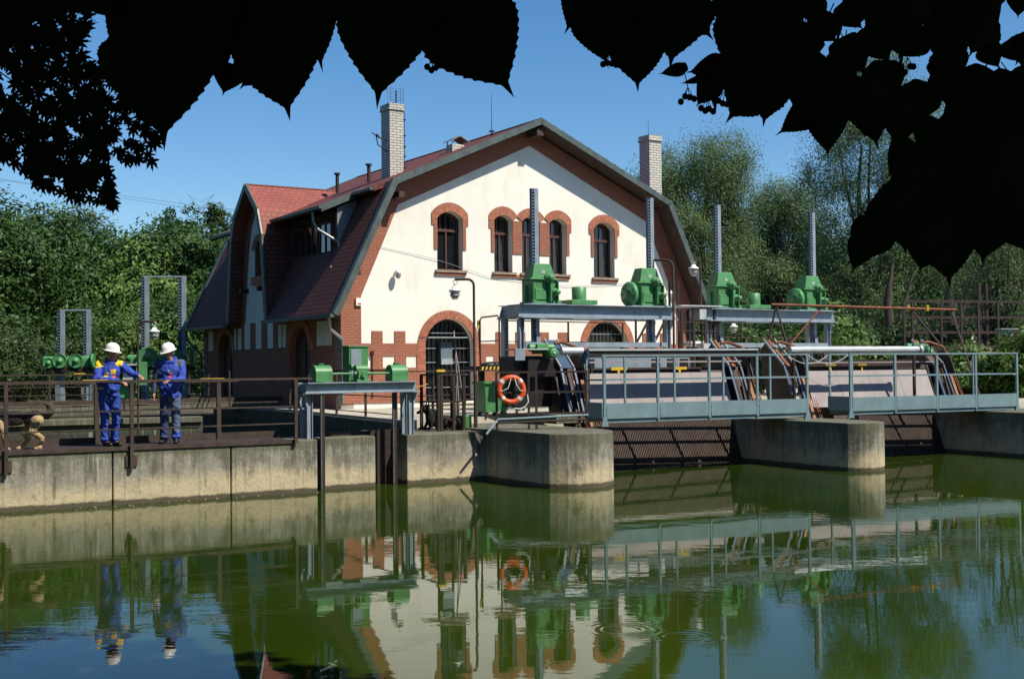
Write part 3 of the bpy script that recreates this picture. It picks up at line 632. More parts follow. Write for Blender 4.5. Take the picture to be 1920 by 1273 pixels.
def gearbox(T, u, flip, parent=None):
    v0, v1, hw = .05, .52, .41; g = MB(); z = 4.03
    g.box(u-hw-.05, u+hw+.05, v0-.04, v1+.04, z, z+.05)
    g.box(u-hw, u+hw, v0, v1, z+.05, z+.63); g.box(u-hw-.07, u+hw+.07, v0-.06, v1+.06, z+.63, z+.665)
    a = [(u-hw+.03, v0+.0, z+.665), (u+hw-.03, v0+.0, z+.665), (u+hw-.03, v1-.0, z+.665), (u-hw+.03, v1-.0, z+.665)]; b = [(u-.27, v0+.06, z+1.07), (u+.25, v0+.06, z+1.07), (u+.25, v1-.08, z+1.07), (u-.27, v1-.08, z+1.07)]
    g.add(a+b, [(0, 1, 5, 4), (1, 2, 6, 5), (2, 3, 7, 6), (3, 0, 4, 7), (4, 5, 6, 7), (3, 2, 1, 0)])
    g.box(u+.1, u+.145, v0-.16, v0-.001, z+.05, z+.63); g.box(u-hw, u-hw+.03, v0-.1, v0-.001, z+.05, z+.55); g.box(u+hw-.03, u+hw, v0-.1, v0-.001, z+.05, z+.6); g.box(u-hw-.08, u-hw-.001, v0+.2, v0+.23, z+.05, z+.5)
    g.box(u-.3, u+.05, v0-.03, v0-.001, z+.1, z+.4)
    o = T.part('gearbox', g, 'green', bevel=.012)
    s = MB(); s.lathe((u+.12, v0, z+.68), [(.0, -.22), (.07, -.22), (.085, -.19), (.085, -.12), (.13, -.12), (.13, -.0)], 18, 'y'); T.part('shaft_bearing', s, 'green', o)
    s = MB(); s.lathe((u+.3, v0, z+.3), [(.0, -.26), (.06, -.26), (.075, -.2), (.075, -.1), (.11, -.1), (.11, 0)], 16, 'y'); T.part('shaft_bearing', s, 'green', o)
    for a_, b_ in ((-hw+.02, -.1), (hw-.02, -.1)): s = MB(); s.box(u+a_-.05, u+a_+.06, v0+b_-.04, v0-.001, z+.0, z+.09); s.cyl((u+a_, v0+b_+.02, z+.09), (u+a_, v0+b_+.02, z+.13), .025, 8); T.part('foot_bolt', s, 'green', o)
    for k in range(6): s = MB(); q = u-hw-.03+k*(2*hw+.06)/5; s.cyl((q, v0-.03, z+.665), (q, v0-.03, z+.69), .014, 6); T.part('flange_bolt', s, 'dgreen', o)
    s = MB(); s.box(u-.08, u+.04, v0+.012, v0+.03, z+.8, z+.88); T.part('type_plate', s, 'galv', o)
    s = MB(); d = -1 if flip else 1; e = u+d*hw
    s.lathe((e, .28, z+.33), [(0, d*.30), (.12, d*.30), (.14, d*.24), (.33, d*.24), (.35, d*.21), (.35, d*.12), (.24, d*.12), (.24, -d*.0)], 28, 'x')
    for k in range(10):
        t_ = 2*pi*k/10; c = (e+d*.24, .28+.29*cos(t_), z+.33+.29*sin(t_)); s.cyl(c, (c[0]+d*.03, c[1], c[2]), .02, 6)
    if flip: T.part('brake_drum', s, 'green', o)
def gantry(loc, label):
    T = Thing('gate_hoist_gantry', label, 'hoist gantry', loc, 32, 'grey gate hoist gantries with green gearboxes')
    for v, sd in ((0, -1), (.98, 1)):
        b = MB()
        b.plate([(-.80, 3.666), (4.52, 3.666), (4.40, 4.0), (-.70, 4.0)], [], lambda p, z, c: (p, c, z), v, v+.02 if sd < 0 else v-.02)
        y = (v-.16, v-.001) if sd < 0 else (v+.001, v+.16)
        b.box(-.72, 4.42, y[0], y[1], 3.985, 4.005); b.box(-.78, 4.5, y[0], y[1], 3.64, 3.665)
        T.part('beam', b, 'steelgrey')
    for u in (-.7, 4.32): b = MB(); b.box(u, u+.08, .03, .95, 3.70, 3.97); T.part('cross_beam', b, 'steelgrey')
    for (a, b_) in ((-.45, .6), (2.9, 4.25)): b = MB(); b.box(a-.02, b_+.05, -.12, 1.1, 4.007, 4.028); T.part('base_plate', b, 'steelgrey')
    for u in (-.74, 4.2):
        for v in (.02, .82):
            l = MB(); l.box(u, u+.02, v, v+.16, 1.0, 3.64); l.box(u+.021, u+.12, v+.07, v+.09, 1.0, 3.64); l.box(u+.121, u+.141, v, v+.16, 1.0, 3.64)
            l.plate([(u-.12, 3.64), (u, 3.3), (u, 3.64)] if u < 0 else [(u+.141, 3.3), (u+.27, 3.64), (u+.141, 3.64)], [], lambda a, b, c: (a, c, b), v, v+.02)
            T.part('leg', l, 'steelgrey')
    b = MB(); b.box(-.58, 4.19, .0, .12, 2.87, 3.0); T.part('lower_beam', b, 'steelgrey')
    for u in (-.09, 3.84):
        r_ = MB(); rack(r_, u, .28, 2.95, 7.12, .88); o = T.part('toothed_stem', r_, 'steelgrey')
        r_ = MB(); r_.box(u-.02, u+.10, .18, .209, 2.85, 3.2); r_.cyl((u+.04, .15, 2.95), (u+.04, .18, 2.95), .035, 10); T.part('clevis', r_, 'steelgrey', o)
    gearbox(T, .06, False); gearbox(T, 3.67, True)
    g = MB(); g.box(.9, 1.76, -.02, .9, 4.03, 4.15); o = T.part('motor_base', g, 'green', bevel=.01)
    g = MB(); g.lathe((1.4, .35, 4.15), [(.2, 0), (.2, .36), (.185, .37), (0, .37)], 24); T.part('motor', g, 'green', o)
    return T
g1 = gantry((.85, 32.6, 1.05), 'grey steel hoist gantry with two green gearboxes in front of the cream gable')
g2r = dup(g1.r, (6.31+.07, 36.3+.04, 1.05), 32, 'grey steel hoist gantry with two green gearboxes in front of the willows')
# ---------------------------------------------------------------- small sluice hoist on the quay wall
T = Thing('sluice_hoist', 'low grey hoist frame with two green drum housings on the quay wall', 'sluice hoist', (-3.69, 23.95, 1.0), 31)
for v, sd in ((0, -1), (.42, 1)):
    b = MB(); b.box(-.36, 2.0, v, v+.02*-sd, 1.88, 2.08); y = (v-.10, v-.001) if sd < 0 else (v+.001, v+.10)
    b.box(-.42, 2.06, y[0], y[1], 1.868, 1.885); b.box(-.36, 2.0, y[0], y[1], 2.065, 2.083)
    b.add([(-.42, y[0] if sd < 0 else y[1], 1.886), (2.06, y[0] if sd < 0 else y[1], 1.886), (2.0, v, 1.90), (-.36, v, 1.90)], [(0, 1, 2, 3)]); T.part('beam', b, 'steelgrey')
for u in (-.34, 1.95): b = MB(); b.box(u, u+.05, .021, .399, 1.89, 2.06); T.part('cross_beam', b, 'steelgrey')
for u in (-.33, 1.86):
    for v in (.02, .34):
        l = MB(); l.box(u, u+.015, v, v+.09, .95, 1.865); l.box(u+.016, u+.1, v+.035, v+.05, .95, 1.865); l.box(u+.101, u+.116, v, v+.09, .95, 1.865)
        l.plate([(u-.09, 1.865), (u, 1.6), (u, 1.865)] if u < 0 else [(u+.116, 1.6), (u+.21, 1.865), (u+.116, 1.865)], [], lambda a, b, c: (a, c, b), v, v+.015); T.part('leg', l, 'steelgrey')
def drum(u0, u1):
    g = MB(); prof = [(.03, 2.09), (.03, 2.27)]+[(.2-.17*cos(t_), 2.27+.15*sin(t_)) for t_ in [pi*k/12 for k in range(1, 12)]]+[(.37, 2.27), (.37, 2.09)]
    g.plate(prof, [], lambda a, b, c: (c, a, b), u0, u1); o = T.part('drum_housing', g, 'green', bevel=.008)
    g = MB(); g.box(u0+.12, u0+.22, .15, .25, 2.415, 2.46); T.part('oil_cap', g, 'dgreen', o)
drum(-.14, .21); drum(1.5, 1.86)
g = MB(); g.cyl((.21, .12, 2.25), (1.5, .12, 2.25), .022, 12); T.part('shaft', g, 'green')
g = MB(); g.box(.72, 1.0, .0, .34, 2.09, 2.13); g.box(.76, .96, .03, .3, 2.13, 2.3); g.cyl((.74, .16, 2.33), (1.0, .16, 2.33), .09, 16); g.cyl((.7, .12, 2.25), (1.03, .12, 2.25), .05, 12); g.cyl((.86, .0, 2.22), (.86, -.04, 2.22), .05, 12); g.cyl((.74, .3, 2.38), (.7, .3, 2.38), .07, 12)
T.part('worm_gearbox', g, 'green', bevel=.006)
for u in (-.02, 1.6):
    r_ = MB(); s = .52; rack(r_, u+(-.03 if u < 1 else 0), -.06 if u < 1 else .16, -.6, 1.86, .36, ('darksteel', 'darksteel', 'steelgrey')); T.part('toothed_stem', r_, 'steelgrey')
g = MB(); g.box(1.33, 2.04, .42, .47, -.8, 1.1); tag(g.build('slot_shade_panel', 'darksteel'), 'dark steel panel standing in for shade behind the right toothed stem of the low hoist', 'shade panel')  # dark panel put in to close the slot, standing in for its shade
g_ = bpy.data.objects['slot_shade_panel']; g_.location = (-3.69, 23.95, 0); g_.rotation_euler = (0, 0, radians(31))
g = MB(); g.box(-.27, -.01, .02, .06, -.8, .95); o = g.build('slot_shade_panel', 'darksteel'); o.location = (-3.69, 23.95, 0); o.rotation_euler = (0, 0, radians(31)); tag(o, 'dark narrow panel standing in for shade in the slot behind the left toothed stem', 'shade panel')  # second dark panel, the narrow slot's shade as a solid
# ---------------------------------------------------------------- intake bays: rack screens, cover plates, rakes
LEAN = .42
def bay(ox, oy, deg, u0, u1, pu0, pu1, lab):
    L = lambda u, z, c=0: (u, z*LEAN+c, z)
    T = Thing('trash_rack', f'brown slatted trash rack {lab}', 'trash rack', (ox, oy, 0), deg, 'slatted trash racks under the footbridges')
    b = MB(); n = int((u1-u0)/.047)
    for k in range(n): u = u0+(k+.5)*(u1-u0)/n; b.bar(L(u, -.7), L(u, 1.28), .019, .05, (0, -1, 0))
    T.part('bars', b, 'bars', fixn=False)
    b = MB(); b.bar(L(u0, .62, .05), L(u1, .62, .05), .04, .05); T.part('tie_bar', b, 'darksteel')
    b = MB(); b.plate([(u0-.6, -.8), (u1+.9, -.8), (u1+.9, 2.3), (u0-.6, 2.3)], [], lambda a, z, c: (a, z*LEAN+c, z), .22, .27); T.part('shade_sheet', b, 'darksteel')  # dark sheet added behind the bars, stands in for the shade under the deck
    for u, m_ in ((u1+.06, 'darksteel'), (u1+.45, 'darksteel'), (u1+.85, 'darksteel')): b = MB(); b.bar(L(u, -.7), L(u, 1.25), .09, .1, (0, -1, 0)); T.part('side_beam', b, m_)
    P = Thing('cover_plate', f'pinkish grey sloping plank cover {lab}', 'plank cover', (ox, oy, 1.2), deg, 'sloping plank covers above the trash racks')
    k = 4; w_ = (pu1-pu0)/k
    for i in range(k):
        b = MB(); a, c_ = pu0+i*w_+.004, pu0+(i+1)*w_-.004; b.plate([(a, 1.25), (c_, 1.25), (c_+.0, 2.17), (a, 2.17)], [], lambda a, z, c: (a, z*LEAN+c, z), -.03, .0); P.part('panel', b, 'plank')
    return T, P
bay(2.2, 28.25, 27, -.2, 3.86, -.15, 3.95, 'below the nearer footbridge, left of the smaller pier')
bay(9.0, 31.3, 27, .1, 2.86, -1.25, 3.0, 'below the farther footbridge, right of the smaller pier')
def chain(T, p, q, w_=.07, name='rake_chain'):
    p = Vector(p); q = Vector(q); d = q-p; n = int(d.length/.09); b = MB(); s = Vector((w_/2, 0, 0))
    b.bar(p-s, q-s, .018, .03); b.bar(p+s, q+s, .018, .03)
    for i in range(n): c = p+d*((i+.5)/n); b.bar(c-s, c+s, .018, .03)
    T.part(name, b, 'orust')
def rake(ox, oy, deg, u, label, side, group='rake drives beside the trash racks', pipe=None, motor=True):
    """rake head frame standing beside a screen; u = position along the bay"""
    T = Thing('rake_drive', label, 'rake machine', (ox, oy, 1.05), deg, group)
    s = -1
    b = MB(); b.plate([(.45, 1.05), (1.6, 1.05), (1.9, 2.2), (1.95, 2.75), (1.75, 2.92), (1.5, 2.8), (.85, 2.1)], [], lambda a, z, c: (c, a, z), u-.03, u+.0); T.part('side_plate', b, 'black')
    for du in (-.09, .26):
        b = MB(); b.bar((u+du, 1.75, 3.0), (u+du, .95, 2.32), .02, .06, (0, -1, 0)); T.part('guide_edge', b, 'galv'); b = MB(); b.bar((u+du, .95, 2.3), (u+du, .5, 1.25), .05, .06, (0, -1, 0)); T.part('guide_rail', b, 'navy')
    b = MB(); b.bar((u+.085, 1.78, 2.98), (u+.085, .97, 2.3), .3 if motor and u < 0 else .1, .03, (0, -1, 0)); T.part('chute', b, 'navy' if motor and u < 0 else 'orust')
    b = MB(); b.bar((u+.4, .83, 2.02), (u+.4, .3, .75), .09, .05, (0, -1, 0)); T.part('wooden_guide', b, 'wood')
    b = MB(); b.bar((u+.22, .86, 2.0), (u+.22, .6, 1.3), .07, .03, (0, -1, 0)); T.part('pale_guide', b, 'steelgrey')
    chain(T, (u+.55, 1.18, 2.72), (u+.62, .2, .6)); chain(T, (u+.2, .95, 2.2), (u+.3, .25, .6), .05)
    b = MB(); b.tube([(u-.0, 1.4, 2.9), (u+.2, 1.4, 2.93), (u+.5, 1.2, 2.8), (u+.56, 1.15, 2.7)], .04, 8); T.part('rusty_arm', b, 'orust')
    b = MB(); b.plate([(.7, 2.0), (1.5, 1.95), (1.5, 2.6), (1.15, 2.72), (.9, 2.5)], [], lambda a, z, c: (c, a, z), u+.48, u+.51); T.part('guard_plate', b, 'black')
    if motor:
        b = MB(); b.lathe((u-.35, .9, 2.66), [(0, -.13), (.1, -.13), (.12, -.11), (.12, .12), (.1, .14), (.1, .3)], 20, 'y')
        for k in range(10): t_ = 2*pi*k/10; b.bar((u-.35+.12*cos(t_), .8, 2.66+.12*sin(t_)), (u-.35+.12*cos(t_), 1.0, 2.66+.12*sin(t_)), .012, .012)
        o = T.part('motor', b, 'green'); b = MB(); b.lathe((u-.35, .9, 2.66), [(0, -.14), (.03, -.14), (.03, -.13)], 10, 'y'); T.part('fan_hub', b, 'galv', o)
        b = MB(); b.box(u-.6, u-.3, 1.15, 1.45, 2.65, 2.88); b.cyl((u-.75, 1.3, 2.8), (u-.1, 1.3, 2.8), .09, 12); T.part('gear_case', b, 'green', bevel=.01)
    return T
RK = rake(2.2, 28.25, 27, -.62, 'rake drive with round green motor and blue chute, right of the lifebuoy', 0)
b = MB(); b.box(-1.75, -.75, 1.3, 2.1, 1.4, 2.6); b.box(-1.5, -.8, 1.1, 1.3, 2.1, 2.55); RK.part('drive_housing', b, 'black', bevel=.02); b = MB(); b.box(-1.9, -.85, .95, 1.5, 2.74, 2.77); RK.part('rain_shelf', b, 'galv')
b = MB(); b.box(-1.9, -1.65, .95, 1.0, 2.5, 2.73); RK.part('grey_panel', b, 'steelgrey')
rake(2.2, 28.25, 27, 4.25, 'rake frame with rusty chains at the right end of the nearer footbridge', 1, motor=False)
rake(9.0, 31.3, 27, -1.75, 'rake frame with blue chute behind the gap between the two footbridges', 1, motor=False)
rake(9.0, 31.3, 27, 3.45, 'rake drive at the right end of the pale pipe', 1)
# trough over bay 1 and pipe over bay 2
F1 = lambda u, v, z: frame(2.2, 28.25, 27)(u, v, z)
T = Thing('steel_trough', 'long dark steel trough with bright top edge above the nearer plank cover', 'trough', (2.2, 28.25, 2.5), 27)
b = MB(); b.box(-.5, 4.27, .0, .03, 2.54, 2.73); b.box(-.5, 4.27, .22, .25, 2.54, 2.73); b.box(-.5, 4.27, .031, .219, 2.54, 2.57); T.part('channel', b, 'darksteel')
b = MB(); b.box(-.52, 4.3, -.04, -.03, 2.70, 2.745); T.part('top_edge', b, 'galv')
for u in (-.53, 4.3): b = MB(); b.box(u-.02, u+.02, -.02, .27, 2.4, 2.73); T.part('end_plate', b, 'navy')
b = MB(); b.cyl((-1.12, .2, 2.7), (-.56, .2, 2.7), .09, 18); T.part('roller', b, 'galv')
b = MB(); b.box(.05, 4.6, 1.02, 1.08, 2.42, 2.46); T.part('wooden_lip', b, 'plank')
for u in (-.45, 4.15): b = MB(); b.box(u, u+.06, .16, .22, 1.05, 2.53); T.part('leg', b, 'darksteel')
T = Thing('pale_pipe', 'long pale round pipe above the farther plank cover', 'pipe', (9.0, 31.3, 2.5), 27)
b = MB(); b.cyl((-2.4, .05, 2.70), (1.88, .05, 2.70), .09, 24); o = T.part('pipe', b, 'galv')
b = MB(); b.lathe((1.88, .05, 2.70), [(.08, 0), (.12, 0), (.12, .1), (.08, .12), (0, .12)], 18, 'x'); T.part('end_cap', b, 'galv', o)
b = MB(); b.box(-1.3, 3.1, 1.15, 1.2, 2.12, 2.45); T.part('dark_apron', b, 'darksteel')
b = MB(); b.bar((-1.2, 1.0, 2.38), (3.4, 1.0, 2.38), .03, .03); T.part('rod', b, 'plank')
for u in (-2.3, 1.7): b = MB(); b.box(u, u+.06, .02, .08, 1.05, 2.62); T.part('leg', b, 'darksteel')
# control cabinet row between the gantries
T = Thing('grey_cabin', 'low pale grey cabinet row with dark slots behind the nearer plank cover', 'cabinet', (2.2, 28.25, 1.05), 27)
b = MB(); b.box(.35, 3.9, 2.3, 2.7, 1.05, 2.62); T.part('housing', b, 'steelgrey')
for u in (.75, 2.72, 3.2, 3.6): b = MB(); b.box(u, u+.26, 2.285, 2.299, 2.05, 2.52); b.mat('black'); T.part('slot', b, 'black')
def yrail(ox, oy, deg, u0, u1, v, z, spots, lab):
    T = Thing('barrier_bar', lab, 'barrier', (ox, oy, 1.1), deg)
    b = MB(); b.bar((u0, v, z), (u1, v, z), .03, .05); T.part('bar', b, 'rust')
    for u, w_ in spots:
        b = MB(); b.box(u, u+w_, v-.03, v+.03, z-.035, z+.035); b.box(u+w_*.4, u+w_*.55, v-.03, v+.03, z-.15, z-.035); T.part('yellow_sleeve', b, 'yellow')
    for u in (u0+.02, u1-.02): b = MB(); b.box(u-.02, u+.02, v-.02, v+.02, 1.05, z-.03); T.part('post', b, 'rust')
yrail(2.2, 28.25, 27, .2, 3.4, 1.1, 2.28, ((.75, .45), (2.55, .4)), 'brown barrier bar with two yellow sleeves behind the nearer plank cover')
yrail(9.0, 31.3, 27, -.9, 2.0, 1.1, 2.3, ((-.35, .35), (.75, .3)), 'brown barrier bar with two yellow sleeves behind the farther plank cover')
# ---------------------------------------------------------------- pale blue footbridges
def footbridge(u0, posts, rear, lab, ends):
    T = Thing('footbridge', lab, 'footbridge', (1.96+u0*cos(radians(25.5)), 26.5+u0*sin(radians(25.5)), 1.06), 25.5, 'pale blue railed footbridges')
    u1 = posts[-1]
    b = MB(); b.box(-.02, u1+.02, .02, .7, 1.25, 1.3); T.part('deck', b, 'plank')
    for v in (.03, .69): b = MB(); b.box(-.02, u1+.02, v-.02, v+.02, 1.12, 1.249); T.part('girder', b, 'railblue')
    for i, u in enumerate(posts):
        b = MB(); z0 = 1.05 if u in ends else 1.17; b.box(u-.028, u+.028, -.03, .02, z0, 2.55)
        if u in ends: b.plate([(u-.03, 1.28), (u+.03, 1.28), (u+.09, 1.05), (u-.09, 1.05)], [], lambda a, z, c: (a, c, z), -.031, .021)
        T.part('post', b, 'railblue')
    for u in rear: b = MB(); b.box(u-.022, u+.022, .72, .76, 1.3, 2.55); T.part('post', b, 'railblue')
    for v in (-.005, .74):
        for z, r_ in ((2.56, .028), (2.03, .02)): b = MB(); b.box(-.03, u1+.03, v-.03, v+.03, z, z+.035); T.part('rail', b, 'railblue')
    if u0 == 0:
        for z in (2.56, 2.03): b = MB(); b.box(-.03, .03, .026, .709, z, z+.034); T.part('rail', b, 'railblue')
        b = MB(); b.box(-.05, -.035, -.02, .76, 1.22, 1.56); T.part('kick_plate', b, 'railblue')
    else:
        b = MB(); b.box(-.05, -.035, -.02, .76, 1.22, 1.56); T.part('kick_plate', b, 'railblue')
    for a, c in zip(posts[:-1], posts[1:]): b = MB(); b.box(a+.045, c-.04, -.03, -.015, 1.21, 1.54); T.part('kick_plate', b, 'railblue')
    for a, c in zip(posts[:-1], posts[1:]): b = MB(); b.box(a+.045, c-.04, .75, .765, 1.24, 1.4); T.part('kick_plate', b, 'railblue')
footbridge(0, [.02, 1.38, 2.74, 4.06, 5.5], [-.0, .98, 2.3, 3.65, 5.0], 'pale blue railed footbridge in front of the nearer plank cover', (.02, 5.5))
footbridge(6.8, [.0, 1.39, 2.75, 4.06, 5.5], [0, .7, 2.1, 3.45, 4.75], 'pale blue railed footbridge at the right edge of the photo', (0, 5.5))
FB = frame(1.96, 26.5, 25.5)
for z, v in ((2.56, 0), (2.03, 0), (2.56, .74)):
    b = MB(); pts = [FB(5.55+1.2*k/14, v, z-.2*(1-((k-7)/7)**2)) for k in range(15)]
    for p, q in zip(pts[:-1], pts[1:]): b.bar(p, q, .018, .018)
    tag(b.build('safety_chain', 'galv'), 'sagging pale chain closing the gap between the two footbridges, ' + ('lower one' if z < 2.5 else ('upper front one' if v == 0 else 'upper rear one')), 'chain')
# ---------------------------------------------------------------- railings
def railing(name, label, pts, posts, heights, th=.04, ph=.05, mat='rust', z0=1.0, group=None, below=0, top=None, cat='railing'):
    """pts: world xy polyline; posts: list of positions (fractions along the whole line)"""
    P = [Vector((p[0], p[1], 0)) for p in pts]; base = P[0]; T = Thing(name, label, cat, (base.x, base.y, z0), 0, group)
    P = [p-base for p in P]; L = [0]
    for a, b in zip(P[:-1], P[1:]): L.append(L[-1]+(b-a).length)
    def pos(f):
        s = f*L[-1]
        for i in range(len(P)-1):
            if s <= L[i+1]+1e-6: return P[i].lerp(P[i+1], (s-L[i])/(L[i+1]-L[i])), (P[i+1]-P[i]).normalized()
        return P[-1], (P[-1]-P[-2]).normalized()
    top = max(heights)
    for f in posts:
        p, d = pos(f); b = MB(); b.bar(p+Vector((0, 0, z0-below)), p+Vector((0, 0, z0+top-.002)), ph, ph, d); T.part('post', b, mat)
    for h in heights:
        b = MB(); t_ = th*(1.3 if h == top else .8)
        for a, c in zip(P[:-1], P[1:]): b.bar(a+Vector((0, 0, z0+h)), c+Vector((0, 0, z0+h)), t_, t_*.8)
        T.part('rail', b, mat)
    return T
def DP(u, v): p = D(u, v); return (p.x, p.y)
# front railing of the quay walkway (posts bolted to the wall face)
Tr = railing('walkway_railing', 'dark brown railing in front of the two workers, bolted to the quay wall face', [DP(-6.6, -.07), DP(-.25, -.07)], [.0, .0], (1.23, .72, .42), .05, .07, 'rust', .96)
def fu(px): # u on the wall front under photo column px
    from_ = at(px, 712, 22.0); d = Vector((from_.x, from_.y)); a = radians(31); ux, uy = cos(a), sin(a); ox, oy = -3.73, 23.55
    # intersect ray (0,0)->d with the wall line
    den = d.x*uy-d.y*ux; t_ = (ox*uy-oy*ux)/den; return ((d.x*t_-ox)*ux+(d.y*t_-oy)*uy)
for c in list(kids(Tr.r)):
    bpy.data.objects.remove(c)
Tr.r.location = (*DP(0, 0), .96); Tr.r.rotation_euler = (0, 0, radians(31)); Tr.z0 = .96
for z, s_ in ((2.19, .055), (1.66, .035), (1.34, .035)): b = MB(); b.box(fu(-40), fu(582 if z > 2 else 548), -.09, -.09+s_, z-s_*.7, z); Tr.part('rail', b, 'rust')
for px, zb in ((10, .62), (245, .62), (552, .95)):
    b = MB(); u = fu(px); b.box(u-.03, u+.03, -.09, -.03, zb, 2.149)
    if zb < .9: b.box(u-.1, u+.1, -.03, -.0, .66, .86)
    Tr.part('post', b, 'rust')
for px in (180, 398): b = MB(); u = fu(px); b.box(u-.24, u+.2, -.092, -.033, 2.191, 2.2); Tr.part('yellow_stripe', b, 'yellow')
b = MB(); b.box(fu(-40), fu(550), -.02, 1.13, .995, 1.01); b.box(fu(-40), fu(550), -.03, -.021, .95, 1.02)
tag(b.build('walkway_deck', 'rust'), 'brown steel walkway deck the two workers and the dog stand on', 'walkway'); o = bpy.data.objects['walkway_deck']; o.location = (*DP(0, 0), 0); o.rotation_euler = (0, 0, radians(31))
Tb = Thing('walkway_railing', 'brown railing on the water side behind the two workers', 'railing', (*DP(0, 0), .96), 31)
for z, s_ in ((2.15, .045), (1.72, .03)): b = MB(); b.box(-8.5, -1.2 if z > 2 else -.4, 1.1, 1.1+s_, z-s_*.7, z); Tb.part('rail', b, 'rust')
for px in (178, 418): b = MB(); u = fu(px)+.27; b.box(u-.04, u+.04, 1.09, 1.16, 1.01, 2.11); Tb.part('post', b, 'rust')
b = MB(); b.box(-8.5, -.35, 1.12, 1.14, 1.011, 1.14); Tb.part('toe_board', b, 'rust')
# railing along the terrace edge by the channel
railing('terrace_railing', 'brown railing along the left edge of the pale terrace', [(-2.62, 27.6), (-6.4, 35.3)], [0, .24, .5, .78, 1], (1.1, .62, .5, .1), .035, .05, 'rust', 1.2)
railing('terrace_railing', 'brown railing along the terrace front under the left arched window', [(-2.55, 27.65), (-1.6, 29.3), (.1, 30.3)], [.35, .7, 1], (1.07, .5, .38), .035, .05, 'rust', 1.2)
railing('terrace_railing', 'dark railing beyond the terrace, left of the powerhouse', [(-8.3, 36), (-13.5, 44.5)], [0, .2, .4, .6, .8, 1], (1.1, .7, .35), .035, .05, 'darksteel', 1.2)
# toe beam and concrete strip below the hoist
b = MB(); b.box(.3, 2.0, .95, 1.0, .93, 1.06); o = b.build('toe_beam', 'rust'); o.location = (-3.69, 23.95, 0); o.rotation_euler = (0, 0, radians(31)); tag(o, 'low brown steel beam under the low hoist, between its stems', 'beam')
b = MB(); b.box(-.1, 1.32, .81, 1.5, .9, .93); o = b.build('hoist_deck', 'steelgrey'); o.location = (-3.69, 23.95, 0); o.rotation_euler = (0, 0, radians(31)); tag(o, 'thin grey deck plate behind the low concrete wall of the hoist', 'deck')
# green electric cabinet
T = Thing('electric_cabinet', 'green electric cabinet with grey door standing behind the low hoist gearbox', 'cabinet', (-3.69, 23.95, 1.9), 31)
b = MB(); b.box(.74, 1.16, .45, .78, 2.09, 2.78); b.box(.72, 1.18, .43, .80, 2.781, 2.81); c = T.part('cabinet_body', b, 'green', bevel=.005)
b = MB(); b.box(.78, 1.0, .435, .449, 2.2, 2.74); d = T.part('door', b, 'steelgrey'); b = MB(); b.box(.85, .96, .42, .434, 2.38, 2.41); b.box(.86, .88, .425, .434, 2.33, 2.375); T.part('handle', b, 'black', d)
b = MB(); b.box(.76, 1.14, .445, .75, 1.9, 2.089); T.part('pedestal', b, 'darksteel')
# ---------------------------------------------------------------- railed cage with control box
T = Thing('valve_cage', 'dark railed cage around a small grey control box on the quay', 'railed cage', (-1.57, 26.0, .98), 31)
z0 = .98
for u, v in ((0, 0), (.9, 0), (0, .8), (.9, .8), (.07, .0), (.36, .0), (.45, .8), (.62, .02), (.78, .3)): b = MB(); b.box(u-.03, u+.03, v-.025, v+.025, .8 if v == 0 else 1.0, 2.2); T.part('post', b, 'darksteel')
for z in (2.2, 1.62):
    b = MB(); b.bar((0, 0, z), (.66, 0, z), .045, .04); T.part('rail', b, 'darksteel')
    b = MB(); b.bar((0, .03, z), (0, .8, z), .04, .04); T.part('rail', b, 'darksteel')
for p, q in (((-.25, -.1, .93), (.55, -.1, .93)), ((.5, -.12, .99), (1.15, -.12, .99))): b = MB(); b.cyl(p, q, .035, 10); T.part('pipe', b, 'rust')
b = MB(); b.box(-.35, .9, -.08, .7, .86, .9); T.part('grating', b, 'darksteel')
b = MB(); b.box(.12, .16, .3, .34, 1.0, 2.95); T.part('mast', b, 'darksteel'); b = MB(); b.box(.46, .5, .3, .34, 1.0, 2.95); T.part('mast', b, 'darksteel')
b = MB(); b.box(.17, .45, .2, .42, 2.42, 2.9); c = T.part('control_box', b, 'dsteel', bevel=.005); b = MB(); b.box(.17, .45, .17, .199, 2.42, 2.54); T.part('box_lip', b, 'galv', c)
b = MB(); b.box(-.2, .75, .05, .5, 2.985, 3.005); T.part('rain_roof', b, 'galv')
b = MB(); b.box(.02, .22, .1, .22, 2.26, 2.31); T.part('yellow_plate', b, 'yellow'); b = MB(); b.box(.2, .3, .5, .56, 1.75, 1.82); T.part('yellow_plate', b, 'yellow')
b = MB(); b.box(.22, .3, .4, .48, 1.0, 2.2); T.part('valve_stem', b, 'rust')
b = MB(); b.box(.62, .86, .1, .4, 1.0, 1.32); T.part('pump', b, 'dgreen', bevel=.02); b = MB(); b.cyl((.4, .25, 1.15), (.62, .25, 1.15), .11, 14); b.torus((.3, .2, 1.12), .13, .018, n=18, k=6); T.part('valve_wheel', b, 'darksteel')
for i, (a, c, h) in enumerate((((.66, .25), (.6, .4), 3.15), ((.82, .2), (.62, .4), 2.85), ((.7, .55), (.72, .5), 2.3))):
    b = MB(); b.cyl((a[0], a[1], 1.0), (c[0], c[1], h), .013, 8); o = T.part('tool_pole', b, 'plank')
b = MB()
for k in range(14):
    p = Vector((-.8+.8*k/14, .3, 2.05-.1*(1-((k-7)/7)**2))); q = Vector((-.8+.8*(k+1)/14, .3, 2.05-.1*(1-((k-6)/7)**2))); b.bar(p, q, .02, .02)
T.part('chain', b, 'chain')
